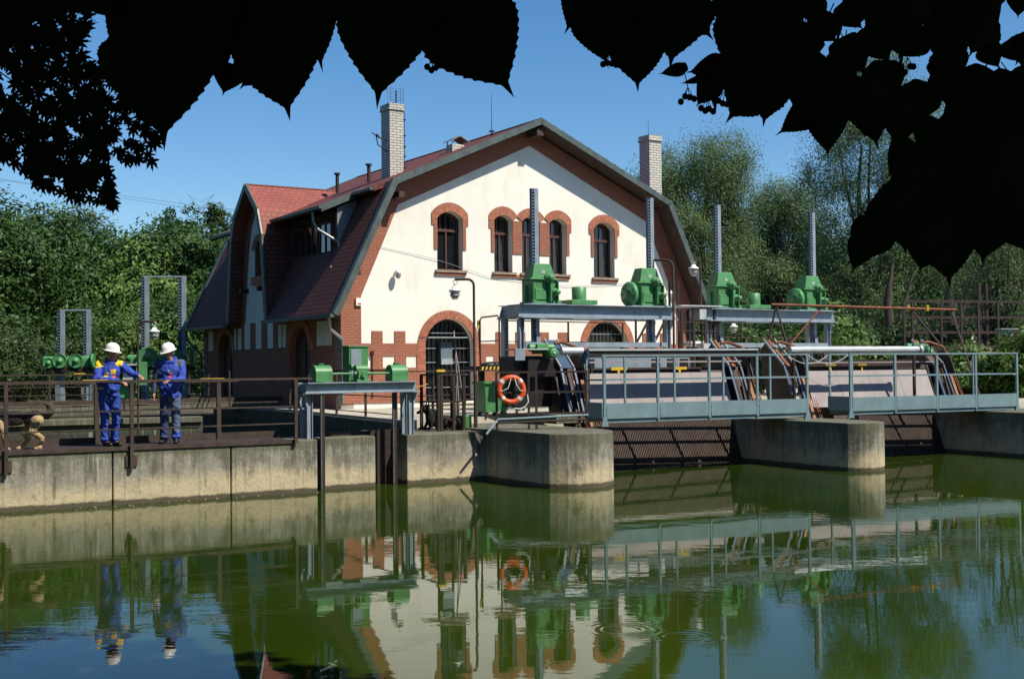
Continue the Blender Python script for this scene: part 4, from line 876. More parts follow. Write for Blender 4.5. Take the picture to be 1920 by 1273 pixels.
# curved lamp post
def lamp(x, y, z0, h, reach, dirdeg, label, s=1.0, group='caged lamps on bent brown poles', ratio=1):
    T = Thing('lamp_post', label, 'lamp post', (x, y, z0), dirdeg, group); R = .14*s
    pts = [(0, 0, z0), (0, 0, z0+h-R)]+[(R-R*cos(a), 0, z0+h-R+R*sin(a)) for a in (.3, .6, .9, 1.2, pi/2)]+[(reach, 0, z0+h)]
    b = MB(); b.tube(pts, .028*s, 10); T.part('pole', b, 'rust')
    b = MB(); b.torus((reach-.01, 0, z0+h-.06*s), .05*s, .008*s, n=14, k=6); b.cyl((reach+.0, 0, z0+h-.1*s), (reach, 0, z0+h-.17*s), .022*s, 8); T.part('hook', b, 'galv')
    c = (reach, 0, z0+h-.17*s)
    b = MB(); b.lathe(c, [(0, .03*s), (.05*s, .02*s), (.07*s, -.03*s), (.13*s, -.06*s), (.135*s, -.08*s)], 16); T.part('lamp_hood', b, 'white')
    b = MB(); b.lathe(c, [(.095*s, -.08*s), (.095*s, -.18*s), (.06*s, -.24*s), (0, -.26*s)], 14); g = T.part('lamp_glass', b, 'glasswire')
    b = MB()
    for k in range(8): t_ = 2*pi*k/8; b.tube([(c[0]+.12*s*cos(t_), .12*s*sin(t_), c[2]-.08*s), (c[0]+.1*s*cos(t_), .1*s*sin(t_), c[2]-.19*s), (c[0]+.05*s*cos(t_), .05*s*sin(t_), c[2]-.27*s)], .006*s, 4)
    for r_, dz in ((.12, -.1), (.105, -.18), (.055, -.265)): b.torus((c[0], 0, c[2]+dz*s), r_*s, .006*s, Matrix.Rotation(pi/2, 4, 'X'), n=16, k=4)
    T.part('cage', b, 'galv', g)
    return T
lamp(-.83, 27.0, 1.05, 3.24, .42, 178, 'bent brown lamp post with caged lamp in front of the left arched window')
lamp(-9.15, 30, .6, 2.95, .40, 0, 'bent lamp post with white lamp between the two workers')
p = at(1313, 495, 36); lamp(p.x, p.y, 1.1, p.z-1.1+.15, .2, 185, 'dark lamp pole with white lamp beside the right eaves of the powerhouse', 1.15)
T = Thing('bent_pole', 'bent brown pole joined to the right toothed stem of the nearer gantry', 'pole', (*at(1262, 488, 34.5)[:2], 1.1), 0); T.z0 = 0
def W(px, py, Y): p = at(px, py, Y); o = T.r.location; return (p.x-o.x, p.y-o.y, p.z-o.z)
b = MB(); b.tube([W(1226, 488, 34.9), W(1250, 488, 34.6), W(1258, 491, 34.5), W(1262, 500, 34.5), W(1264, 690, 34.5)], .035, 8); T.part('pipe', b, 'rust')
p = at(1390, 598, 39); lamp(p.x, p.y, 1.1, p.z-1.1, .25, 182, 'small lamp with white hood under the farther gantry', 1.0)
# ---------------------------------------------------------------- railing with lifebuoy on the large pier
RP = frame(-.33, 25.35, 12)
T = Thing('pier_railing', 'black railing on the large pier that carries the lifebuoy', 'railing', (-.33, 25.35, 1.05), 12)
for u in (0, .68, .84, 1.92): b = MB(); b.box(u-.022, u+.022, -.022, .022, 1.05, 2.23); T.part('post', b, 'darksteel')
for z in (2.24, 1.82, 1.38): b = MB(); b.box(-.02, 1.95, -.023, .023, z-.02, z+.02); T.part('rail', b, 'darksteel')
b = MB(); b.cyl((.0, -.04, 1.27), (1.95, -.04, 1.33), .025, 10); T.part('pipe', b, 'railblue'); b = MB(); b.cyl((-.05, -.02, 1.2), (1.9, -.02, 1.24), .025, 10); T.part('pipe', b, 'rust')
b = MB(); b.tube([(0, -.05, 1.25), (-.1, -.1, 1.15), (-.25, -.15, .98)], .025, 8); T.part('pipe_bend', b, 'steelgrey')
T = Thing('lifebuoy', 'orange lifebuoy with grey bands and white rope hanging on the black railing', 'lifebuoy', tuple(RP(.29, -.09, 1.56)), 12)
z = 1.88; c = (0, 0, z); Rb, rb = .255, .058
b = MB(); b.torus(c, Rb, rb, n=48, k=14); o = T.part('ring', b, 'orange')
for a in (.75, 2.4, 3.9, 5.5): b = MB(); b.torus(c, Rb, rb+.003, n=6, k=14, a0=a-.13, a1=a+.13); T.part('band', b, 'silver', o)
b = MB(); b.tube([(-.3, -.03, z-.0), (-.2, -.07, z-.02), (-.08, -.07, z+.03), (-.02, -.05, z+.2), (0, -.04, z+.3)], .009, 6); b.tube([(.3, -.03, z-.02), (.18, -.07, z-.02), (.1, -.07, z+.1), (.07, -.05, z+.22), (.06, -.04, z+.31)], .009, 6); T.part('rope', b, 'rope', o)
b = MB(); b.tube([(.3, .02, z-.35), (.36, .0, z-.25), (.34, .0, z-.1)], .014, 6); b.tube([(.3, .02, z-.35), (.2, .03, z-.4), (.05, .03, z-.38), (-.05, .03, z-.33)], .014, 6); T.part('loose_rope', b, 'rope', o)
# green bin on the pier
T = Thing('green_bin', 'green open metal bin behind the lifebuoy railing', 'bin', (-.62, 28.6, 1.2), 31)
b = MB(); b.add([(0, 0, 1.3), (.5, 0, 1.3), (.5, .45, 1.3), (0, .45, 1.3), (-.05, -.05, 1.98), (.55, -.05, 1.98), (.55, .5, 1.98), (-.05, .5, 1.98)], [(3, 2, 1, 0), (0, 1, 5, 4), (1, 2, 6, 5), (2, 3, 7, 6), (3, 0, 4, 7)]); T.part('tub', b, 'green')
b = MB()
for p, q in (((-.07, -.07), (.57, -.07)), ((.57, -.07), (.57, .52)), ((.57, .52), (-.07, .52)), ((-.07, .52), (-.07, -.07))): b.bar((*p, 1.99), (*q, 1.99), .05, .05)
T.part('rim', b, 'green')
for u, v in ((.05, .05), (.45, .05), (.05, .4), (.45, .4)): b = MB(); b.box(u-.03, u+.03, v-.03, v+.03, 1.2, 1.3); T.part('leg', b, 'rust')
# access platform with hoop rails
T = Thing('access_platform', 'black platform with yellow stripes and hooped rails above the green bin', 'platform', (-.78, 30.0, 1.2), 32)
b = MB(); b.box(-.05, 1.0, .0, .7, 2.26, 2.38); o = T.part('platform_board', b, 'black')
for k in range(5): b = MB(); b.add([(.02+k*.11, -.003, 2.27), (.07+k*.11, -.003, 2.27), (.11+k*.11, -.003, 2.37), (.06+k*.11, -.003, 2.37), (.02+k*.11, -.0005, 2.27), (.07+k*.11, -.0005, 2.27), (.11+k*.11, -.0005, 2.37), (.06+k*.11, -.0005, 2.37)], [(0, 1, 2, 3), (7, 6, 5, 4), (0, 3, 7, 4), (1, 5, 6, 2), (0, 4, 5, 1), (3, 2, 6, 7)]); T.part('stripe', b, 'yellow', o)
b = MB(); b.ell((.5, .3, 2.4), (.32, .2, .09), 16, 8); T.part('tarp', b, 'black')
for v in (0, .12): b = MB(); b.tube([(0, v, 2.3), (0, v, 3.5), (.05, v+.0, 3.57), (.5, v, 3.62), (.55, v, 3.55), (.55, v, 2.38)] if v == 0 else [(.08, v, 2.3), (.03, v, 3.5)], .022, 8); T.part('hoop', b, 'darksteel')
b = MB(); b.bar((0, 0, 2.98), (.55, 0, 3.0), .03, .03); T.part('rail', b, 'darksteel'); b = MB(); b.box(.0, .04, .1, .14, 3.3, 3.5); T.part('yellow_mark', b, 'yellow')
for u in (.12, .75): b = MB(); b.box(u, u+.12, .2, .32, 1.2, 2.259); T.part('column', b, 'black')
b = MB(); b.tube([(.0, .1, 2.25), (.0, .1, 1.5)], .015, 6); T.part('drain_pipe', b, 'darksteel')
# thin brown railings in front of the gable
a = at(940, 640, 33.5); c = at(1172, 640, 36.6)
railing('service_railing', 'thin brown railing behind the nearer gantry, before the cream gable', [(a.x, a.y), (c.x, c.y)], [0.02, .52, .98], (1.62, 1.05), .03, .04, 'rust', 2.0, below=.6)
T = Thing('stair_frame', 'dark stair frame with braces behind the right leg of the nearer gantry', 'stair frame', (3.7, 36.6, 1.2), 32)
for p, q in (((.0, 0, 1.2), (0, 0, 3.75)), ((.55, 0, 1.2), (.55, 0, 3.8)), ((0, 0, 3.0), (.5, 0, 3.75)), ((.55, 0, 2.8), (1.1, 0, 3.7)), ((1.3, 0, 1.2), (1.3, 0, 4.9)), ((1.65, 0, 1.2), (1.65, 0, 4.9))): b = MB(); b.bar(p, q, .05, .05, (0, 1, 0)); T.part('bar', b, 'darksteel')
T = Thing('ladder_tower', 'dark ladder tower of posts and rails between the two gantries', 'tower', (4.9, 35.4, 1.2), 32)
for u, v, h in ((0, 0, 3.9), (.45, 0, 4.0), (.9, 0, 4.0), (1.25, 0, 4.0), (0, .8, 4.0), (.9, .8, 4.0)): b = MB(); b.box(u-.035, u+.035, v-.03, v+.03, 1.2, h); T.part('post', b, 'darksteel')
for z in (3.35, 3.6, 2.95): b = MB(); b.bar((-.1, 0, z), (1.5, 0, z), .035, .035); T.part('rail', b, 'darksteel')
b = MB(); b.box(-.1, 1.5, -.1, .9, 4.05, 4.09); T.part('roof_plate', b, 'galv'); b = MB(); b.box(.65, .9, -.05, -.03, 3.68, 3.98); T.part('panel', b, 'galv'); b = MB(); b.box(.4, 1.0, .1, .5, 2.9, 3.05); T.part('white_box', b, 'white')
b = MB(); b.box(.65, .9, -.2, .1, 2.75, 2.98); T.part('junction_box', b, 'galv')
# rear services between the gantries: low dark steelwork
a = at(1340, 635, 38.5); c = at(1560, 635, 42)
railing('service_railing', 'thin brown railing behind the farther gantry, before the willows', [(a.x, a.y), (c.x, c.y)], [0.1, .3, .62, .9], (1.62, .9), .03, .04, 'rust', 1.6, below=.4)
# rusty A frame
T = Thing('tripod_hoist', 'rusty brown tube trestle standing behind the pale blue footbridges', 'trestle', (7.0, 32.6, 1.05), 0)
def W(px, py, Y): p = at(px, py, Y); return p-Vector((7.0, 32.6, 0))
b = MB(); b.tube([W(1446, 571, 32.3), W(1792, 581, 34.8)], .035, 10); o = T.part('top_tube', b, 'orust')
for px in (1703, 1739): q = W(px, 578, 34.2); b = MB(); b.box(q.x-.03, q.x+.03, q.y-.045, q.y+.045, q.z-.07, q.z+.09); T.part('yellow_clamp', b, 'yellow', o)
for p, q in (((1455, 575, 32.4), (1428, 700, 32.3)), ((1456, 575, 32.4), (1508, 765, 31.6)), ((1540, 577, 33), (1462, 668, 32.5)), ((1708, 580, 34.3), (1762, 645, 33.2)), ((1783, 582, 34.8), (1838, 745, 33.6)), ((1448, 681, 32.3), (1490, 668, 32.2))):
    b = MB(); b.tube([W(*p), W(*q)], .028, 8); T.part('strut', b, 'orust' if p[0] == 1540 else 'rust')
# dark steel gangway in the right background
T = Thing('steel_gangway', 'dark brown steel gangway with two tall posts below the trees at right', 'gangway', (13.8, 43.2, .9), 14)
for z in (4.52, 3.95, 3.42): b = MB(); b.bar((0, 0, z), (7.5, 0, z), .05, .09); T.part('rail', b, 'darksteel')
for z in (4.40, 3.85): b = MB(); b.bar((2.0, 1.1, z), (7.5, 1.1, z), .05, .05); T.part('rail', b, 'darksteel')
for u in (.02, .35, 1.5, 2.3, 3.0, 3.8, 5.4): b = MB(); b.box(u-.04, u+.04, -.04, .04, 2.95, 4.5); T.part('post', b, 'darksteel')
for u in (3.15, 3.45): b = MB(); b.box(u-.05, u+.05, .1, .2, 2.9, 5.15); T.part('tall_post', b, 'darksteel')
b = MB(); b.box(-.2, 7.5, -.05, 1.2, 2.75, 2.95); T.part('deck_girder', b, 'darksteel'); b = MB(); b.box(-.2, 7.5, -.07, -.051, 2.66, 2.72); T.part('yellow_edge', b, 'yellow')
for u in (.2, 3.3, 6.8): b = MB(); b.box(u-.12, u+.12, .3, .6, .4, 2.74); T.part('column', b, 'darksteel')
for u in (.1, .5): b = MB(); b.bar((u+.2, .1, 2.95), (u+.9, .1, 4.4), .05, .05); T.part('brace', b, 'darksteel')
p = at(1888, 629, 41); T = Thing('control_box', 'pale control box with small roof in front of the dark gangway at right', 'control box', (p.x, p.y, 1.6), 10)
b = MB(); b.box(-.18, .18, -.1, .1, p.z-.22, p.z+.2); o = T.part('box', b, 'steelgrey'); 
for u, z in ((.06, .1), (-.07, -.06), (.03, -.06), (.08, -.13)): b = MB(); b.cyl((u, -.1, p.z+z), (u, -.13, p.z+z), .025, 8); T.part('switch', b, 'rust', o)
b = MB(); b.box(-.32, .32, -.18, .2, p.z+.2, p.z+.23); T.part('roof', b, 'galv'); b = MB(); b.box(-.03, .03, -.03, .03, 1.6, p.z-.22); T.part('post', b, 'darksteel')
# ---------------------------------------------------------------- left background: weir decks, gates
def slabline(name, cat, px0, px1, py0, py1, Y0, Y1, h, dpt, m, lab, group=None):
    a = at(px0, py0, Y0); c = at(px1, py1, Y1); d = (Vector((c.x-a.x, c.y-a.y, 0))); L = d.length; ang = math.degrees(math.atan2(d.y, d.x))
    b = MB(); z = (a.z+c.z)/2; b.box(0, L, 0, dpt, -h, 0); o = b.build(name, m, bevel=.01); o.location = (a.x, a.y, z); o.rotation_euler = (0, 0, radians(ang)); tag(o, lab, cat, group); return o
slabline('weir_deck', 'weir deck', -60, 560, 756, 756, 34, 39, .18, .6, 'concrete', 'upper concrete weir deck in the channel behind the two workers')
slabline('weir_beam', 'beam', -60, 560, 748, 749, 34, 39, .13, .05, 'rust', 'brown steel beam on top of the upper weir deck')
slabline('weir_deck', 'weir deck', -60, 400, 774, 771, 31, 33.5, .10, .4, 'concrete', 'middle concrete ledge in the channel behind the two workers')
slabline('weir_beam', 'beam', -60, 400, 779, 775, 31, 33.5, .07, .05, 'rust', 'brown steel beam under the middle ledge in the channel')
slabline('weir_deck', 'weir deck', -60, 380, 789, 783, 29, 31, .14, .5, 'concrete', 'lower concrete ledge above the grid in the channel')
slabline('channel_wall', 'concrete wall', -60, 380, 794.5, 787, 29.1, 31.1, 1.6, .4, 'concrete_dark', 'dark wall below the ledge behind the bar grid in the channel')  # wall face in the dark concrete material
slabline('weir_wall', 'concrete wall', -60, 48, 721, 721, 52, 54, 1.6, 1.0, 'concrete', 'pale concrete block wall far left behind the railings')
slabline('weir_wall', 'concrete wall', 52, 58, 721, 721, 52, 52.2, 1.6, 1.5, 'concrete', 'narrow tan concrete pillar far left behind the railings')
slabline('weir_wall', 'concrete wall', 80, 105, 721, 721, 53, 53.8, 1.6, 1.0, 'concrete', 'short pale concrete pillar left of the worker in yellow shoulders')
slabline('weir_wall', 'concrete wall', 152, 190, 721, 721, 53, 53.8, 1.6, 1.0, 'concrete', 'pale concrete pillar just left of the worker in yellow shoulders')
T = Thing('channel_grid', 'vertical bar grid in the channel behind the dog', 'grid', (*DP(0, 0)[:2], .2), 31)
b = MB()
for k in range(22): u = -6.6+k*.14; b.box(u, u+.02, 4.4, 4.42, .2, 1.0)
T.part('bars', b, 'rust'); b = MB(); b.box(-6.65, -3.5, 4.38, 4.40, .9, .93); T.part('rail', b, 'rust')
a = at(-40, 702, 44); c = at(560, 704, 50)
railing('far_railing', 'long brown railing on the upper weir deck behind the two workers', [(a.x, a.y), (c.x, c.y)], [.0, .2, .33, .36, .47, .62, .8, .97], (1.0, .55, .25), .05, .06, 'rust', at(200, 702, 46).z-1.0, below=.3)
a = at(140, 702, 45.7); c = at(161, 702, 45.9); b = MB(); b.bar((a.x, a.y-.06, a.z+.02), (c.x, c.y-.06, c.z+.02), .05, .05); tag(b.build('yellow_sleeve', 'yellow'), 'yellow sleeve on the far railing left of the worker in yellow shoulders', 'sleeve')
for px, nm in ((22, 'leftmost yellow post by the dark trees'), (56, 'second yellow post from the left by the dark trees'), (85, 'taller yellow post near the far green gate wheels')):
    p = at(px, 700, 56); b = MB(); b.box(p.x-.05, p.x+.05, p.y-.05, p.y+.05, 1.0, p.z+.35); tag(b.build('marker_post', 'yellow'), nm, 'post', 'yellow marker posts far left')
def fargate(x, y, deg, s, lab, wheels, H, box=False):
    T = Thing('gate_hoist', lab, 'gate hoist', (x, y, 1.0), deg, 'far gate hoists with green wheels')
    W_ = 1.45*s
    for u in (0, W_):
        r_ = MB(); rack(r_, u, 0, 1.2, H, 1.15); T.part('toothed_stem', r_, 'steelgrey')
    b = MB(); b.box(-.05, W_+.15, -.03, .03, H, H+.06); T.part('top_bar', b, 'steelgrey')
    for u in (-.2, W_+.1): b = MB(); b.box(u, u+.16, -.1, .1, .2, 2.35); T.part('pillar', b, 'dsteel')
    b = MB(); b.box(-.5, W_+.5, -.35, .35, 2.35, 2.5); T.part('beam', b, 'darksteel')
    for u, ax, R in wheels:
        b = MB(); b.lathe((u, -.35, 2.5+R*.9), [(0, -.12), (.06, -.12), (.07, -.05), (R*.85, -.03), (R, -.07), (R, .07), (R*.85, .03), (.07, .06), (0, .06)], 24, ax); T.part('wheel', b, 'green')
    for u in (-.35, W_*.5, W_*.95): b = MB(); b.box(u-.18, u+.18, -.3, .25, 2.5, 2.8); b.cyl((u-.25, -.1, 2.82), (u+.25, -.1, 2.82), .13, 12); T.part('gear_case', b, 'green', bevel=.02)
    return T
fargate(-17.65, 48, 8, .68, 'most distant gate hoist with small green wheels, left of the workers', ((.02, 'y', .28), (.62, 'y', .28), (1.25, 'x', .28), (-.4, 'y', .2)), 4.72)
fargate(-13.75, 46, 10, .93, 'gate hoist with tall toothed stems and green wheels behind the worker with red badge', ((.1, 'y', .38), (1.0, 'y', .38), (1.75, 'x', .38)), 5.85)
fargate(-17.6, 60, 10, .93, 'lower gate hoist seen through the stems behind the two workers', ((.6, 'y', .35),), 4.05)
T = Thing('electric_cabinet', 'open green cabinet with grey meter box between the two workers', 'cabinet', (-11.0, 34, 1.2), 20)
b = MB(); b.box(0, .1, 0, .4, 1.6, 2.55); b.box(.1, .55, .35, .4, 1.6, 2.5); o = T.part('cabinet_body', b, 'green'); b = MB(); b.box(.55, .85, 0, .38, 1.95, 2.6); T.part('door', b, 'green'); b = MB(); b.box(.2, .5, .1, .3, 2.1, 2.38); T.part('meter_box', b, 'galv'); b = MB(); b.box(.0, .6, -.1, .4, 2.5, 2.54); T.part('roof', b, 'galv')
b = MB(); b.box(.2, .26, .1, .16, 1.0, 1.6); T.part('leg', b, 'darksteel')
# ---------------------------------------------------------------- people and dogs: primitives fused into one surface
def seg(p, q, r1, r2=None, lab=0): return ('c', Vector(p), Vector(q), r1, r2 if r2 is not None else r1, lab)
def els(c, r, lab=0, rot=None): return ('e', Vector(c), Vector(r), rot or Matrix.Identity(3), 0, lab)
def fuse(name, prims, mats, parent, voxel=.009, smooth=3, paintfn=None, folds=0):
    mb = MB()
    for p in prims:
        if p[0] == 'c':
            _, a, b, r1, r2, l = p; mb.tube([a, b], r1, 14, r2); mb.ell(a, (r1,)*3, 14, 8); mb.ell(b, (r2,)*3, 14, 8)
        else: mb.ell(p[1], p[2], 18, 12, p[3].to_4x4())
    me = bpy.data.meshes.new('tmp'); me.from_pydata(mb.v, [], mb.f); o = bpy.data.objects.new('tmp', me); COL.objects.link(o)
    m = o.modifiers.new('r', 'REMESH'); m.mode = 'VOXEL'; m.voxel_size = voxel; m.use_smooth_shade = True
    s = o.modifiers.new('s', 'SMOOTH'); s.factor = .5; s.iterations = smooth
    dg = bpy.context.evaluated_depsgraph_get(); me2 = bpy.data.meshes.new_from_object(o.evaluated_get(dg)); bpy.data.objects.remove(o)
    me2.name = name; me2.materials.clear()
    for x in mats: me2.materials.append(M[x])
    n = len(me2.polygons); c = np.zeros(n*3); me2.polygons.foreach_get('center', c); c = c.reshape(-1, 3)
    best = np.full(n, 1e9); lab = np.zeros(n, int)
    for p in prims:
        if p[0] == 'c':
            a = np.array(p[1]); b = np.array(p[2]); ab = b-a; t_ = np.clip(((c-a)@ab)/max(1e-9, ab@ab), 0, 1); d = np.linalg.norm(c-a-t_[:, None]*ab, axis=1)-(p[3]+(p[4]-p[3])*t_)
        else:
            q = (c-np.array(p[1]))@np.array(p[3]); r = np.array(p[2]); k = np.linalg.norm(q/r, axis=1); d = (k-1)*r.min()
        w_ = d < best; best[w_] = d[w_]; lab[w_] = p[5]
    if paintfn: lab = paintfn(c, lab)
    if folds:
        from mathutils import noise as mn
        co = [v.co.copy() for v in me2.vertices]; no = [v.normal.copy() for v in me2.vertices]; new = []
        for q, nv in zip(co, no):
            k = mn.noise(Vector((q.x*9, q.y*9, q.z*15+q.x*12)))*1.0+mn.noise(Vector((q.x*22+5, q.y*22, q.z*30)))*.45; new += list(q+nv*(k*folds))
        me2.vertices.foreach_set('co', new)
    me2.polygons.foreach_set('material_index', lab.astype(np.int32)); me2.polygons.foreach_set('use_smooth', np.ones(n, bool))
    ob = bpy.data.objects.new(name, me2); COL.objects.link(ob); ob.parent = parent; return ob
def hand(wr, tip, side, r=.0, curl=(0, 0, -1)):
    """palm and five fingers from the wrist towards tip, fingers bending along curl"""
    wr = Vector(wr); tip = Vector(tip); d = (tip-wr).normalized(); cu = Vector(curl).normalized(); s = d.cross(cu).normalized()*side; P = []
    k1 = wr+d*.085; P.append(seg(wr, wr+d*.03, .026, .03))
    for i, (o, L) in enumerate(((-.033, .062), (-.011, .072), (.011, .068), (.032, .052))):
        b = k1+s*o; P.append(seg(wr+d*.02+s*o*.6, b, .017, .014)); m_ = b+(d*.75+cu*.5).normalized()*L*.5; e = m_+(d*.25+cu).normalized()*L*.55
        P += [seg(b, m_, .0105, .010), seg(m_, e, .0098, .008)]
    t0 = wr+d*.03-s*.03; t1 = t0-s*.028+d*.03; P += [seg(t0, t1, .014, .012), seg(t1, t1+d*.02+cu*.02, .011, .009)]
    return P
def head(c, yaw, pitch=0, sx=1):
    """face looks along +x turned by yaw; returns prims, rotation"""
    R = Matrix.Rotation(yaw, 3, 'Z') @ Matrix.Rotation(pitch, 3, 'Y'); c = Vector(c); f = lambda x, y, z: c+R @ Vector((x, y, z))
    P = [els(c+R @ Vector((-.01, 0, .02)), (.098, .076, .105), 0, R), els(f(.03, 0, -.05), (.068, .055, .07), 0, R), els(f(.055, 0, -.085), (.03, .032, .025), 0, R),
         seg(f(.09, 0, .02), f(.112, 0, -.022), .010, .017), els(f(.075, 0, .035), (.02, .055, .012), 0, R), els(f(.088, 0, -.058), (.012, .026, .010), 0, R),
         els(f(.06, .035, -.02), (.025, .02, .02), 0, R), els(f(.06, -.035, -.02), (.025, .02, .02), 0, R)]
    for s in (-1, 1): P.append(els(f(-.01, s*.077, -.0), (.02, .011, .032), 0, R))
    return P, R, f
def facebits(T, c, f, R, glasses=False):
    for s in (-1, 1):
        b = MB(); b.ell(f(.086, s*.031, .008), (.008, .013, .008), 8, 6, R.to_4x4()); T.part('eye', b, 'black')
    b = MB(); b.ell(f(.098, 0, -.062), (.005, .022, .005), 8, 6, R.to_4x4()); T.part('mouth', b, 'brownwood')
def hardhat(T, f, R):
    b = MB(); R4 = R.to_4x4(); c = f(-.005, 0, .045)
    prof = [(.135, -.0), (.128, .0), (.126, .03), (.118, .07), (.095, .108), (.06, .13), (.03, .138), (0, .14)]
    vs = []; n = 24
    for (r, h) in prof:
        for k in range(n): t_ = 2*pi*k/n; vs.append(c+R @ Vector((cos(t_)*r*1.06, sin(t_)*r*.9, h)))
    b.add(vs, [(i*n+k, i*n+(k+1) % n, (i+1)*n+(k+1) % n, (i+1)*n+k) for i in range(len(prof)-1) for k in range(n)], True)
    sh = T.part('hard_hat', b, 'helmet')
    b = MB(); vs = []
    for (r, h) in ((.12, .005), (.150, -.008), (.152, -.014), (.12, -.004)):
        for k in range(n): t_ = 2*pi*k/n; e = 1+.16*max(0, cos(t_))**2; vs.append(c+R @ Vector((cos(t_)*r*1.06*e, sin(t_)*r*.9, h-.012*max(0, cos(t_)))))
    b.add(vs, [(i*n+k, i*n+(k+1) % n, ((i+1) % 4)*n+(k+1) % n, ((i+1) % 4)*n+k) for i in range(4) for k in range(n)], True); T.part('hat_brim', b, 'helmet', sh)
    b = MB(); b.add([c+R @ Vector(v) for v in ((-.1, -.012, .1), (.1, -.012, .1), (.1, .012, .1), (-.1, .012, .1), (-.05, -.01, .142), (.05, -.01, .142), (.05, .01, .142), (-.05, .01, .142))], [(4, 5, 6, 7), (0, 1, 5, 4), (2, 3, 7, 6), (1, 2, 6, 5), (3, 0, 4, 7)]); T.part('hat_ridge', b, 'helmet', sh)
# ---- left worker: leans on the rail, looks right
def rel(px, dv, z, base): p = D(fu(px), dv); return Vector((p.x-base.x, p.y-base.y, z-base.z))
base1 = Vector((*DP(fu(212)+.03, .42), 1.012))
T1 = Thing('person', 'man in white hard hat and blue overalls with yellow shoulders, reaching along the rail', 'person', tuple(base1), 0)
T1.z0 = 0
lh = rel(266, -.02, 2.235, base1); rh = rel(231, -.10, 2.14, base1)
S1, S2 = Vector((-.17, -.0, 1.46)), Vector((.19, .06, 1.45)); N0 = Vector((.03, 0, 1.52)); HC = Vector((.065, -.03, 1.66))
hp, R1, f1 = head(HC, radians(-14), radians(8))
el = S2.lerp(lh, .5)+Vector((0, .03, -.05)); er = Vector((-.17, -.16, 1.20))
HP1, HP2 = Vector((-.09, -.02, .92)), Vector((.09, .03, .92)); K1_, K2_ = Vector((-.07, -.03, .50)), Vector((.11, .03, .50)); A1, A2 = Vector((-.08, .0, .09)), Vector((.06, .08, .09))
skel = [seg(N0, HC-Vector((0, 0, .06)), .055, .052), seg((0, 0, 1.34), (.0, .0, 1.0), .10, .11), seg(S1, er, .045, .04), seg(er, rh+(er-rh).normalized()*.09, .038, .028), seg(S2, el, .045, .04), seg(el, lh+(el-lh).normalized()*.09, .038, .028),
        seg(HP1, K1_, .075, .055), seg(K1_, A1, .05, .04), seg(HP2, K2_, .075, .055), seg(K2_, A2, .05, .04), seg(A1, A1+Vector((.11, -.06, -.05)), .03, .022), seg(A2, A2+Vector((.11, -.06, -.05)), .03, .022)]
fuse('body', hp+skel+hand(lh+(el-lh).normalized()*.09, lh, 1, curl=(0, -.3, -1))+hand(rh+(er-rh).normalized()*.09, rh, -1, curl=(.2, 0, -1)), ['skin'], T1.r)
facebits(T1, HC, f1, R1); hardhat(T1, f1, R1)
b = MB(); b.ell(f1(-.035, 0, .005), (.085, .082, .085), 14, 10, R1.to_4x4()); T1.part('hair', b, 'hair')
def jk1(c, lab):
    lab = lab.copy(); x, y, z = c.T; fr = (.5*x-.86*(y))  # towards the front-right
    sh = (z > 1.385) & (((x < -.075) & (x > -.27) & (z > 1.40+.1*(x+.2))) | ((x > .135) & (x < .24) & (z > 1.43))); lab[sh] = 1
    pk = (fr > .05) & (z > 1.285) & (z < 1.365) & (x > .065) & (x < .145); lab[pk] = 1
    pk = (fr > .02) & (z > 1.235) & (z < 1.31) & (x > -.055) & (x < .02); lab[pk] = 1
    pk = (fr > -.05) & (z > 1.02) & (z < 1.045) & (x > -.16) & (x < -.04); lab[pk] = 1
    pk = (fr > .05) & (z > 1.215) & (z < 1.275) & (x > .10) & (x < .14); lab[pk] = 2
    return lab
jk = [els((.0, .01, 1.33), (.205, .135, .19)), els((.0, -.02, 1.08), (.205, .165, .22)), seg(S1, S2, .075, .07), seg(S1, er, .078, .062), seg(er, rh+(er-rh).normalized()*.10, .06, .045), seg(S2, el, .075, .06), seg(el, lh+(el-lh).normalized()*.11, .058, .045),
      seg((-.06, -.06, 1.46), (.12, -.04, 1.46), .04, .04), seg((-.03, .05, 1.53), (.11, .05, 1.52), .045), els((.03, -.02, 1.485), (.085, .075, .045)), els((0, .0, .90), (.185, .14, .10)),
      seg((-.18, -.05, 1.12), (.12, -.15, 1.0), .035), seg((-.15, -.08, .97), (.15, -.1, .9), .03)]
fuse('jacket', jk, ['cloth_blue', 'cloth_yellow', 'red'], T1.r, .010, 2, jk1, .014)
tr = [els((0, 0, .86), (.165, .13, .12)), seg(HP1-Vector((0, 0, .05)), K1_, .105, .08), seg(K1_, A1+Vector((0, 0, -.0)), .078, .072), seg(HP2-Vector((0, 0, .05)), K2_, .105, .08), seg(K2_, A2, .078, .072), els(A1+Vector((.01, -.01, .03)), (.085, .08, .04)), els(A2+Vector((.01, -.01, .03)), (.085, .08, .04)), els(K1_+Vector((0, -.03, -.12)), (.07, .06, .03)), els(K2_+Vector((0, -.03, -.1)), (.07, .06, .03))]
fuse('trousers', tr, ['cloth_blue'], T1.r, .011, 2, None, .012)
for A_ in (A1, A2): fuse('boot', [els(A_+Vector((0, 0, -.04)), (.05, .05, .05)), seg(A_+Vector((0, 0, -.05)), A_+Vector((.13, -.09, -.06)), .046, .042)], ['black'], T1.r, .01, 1)
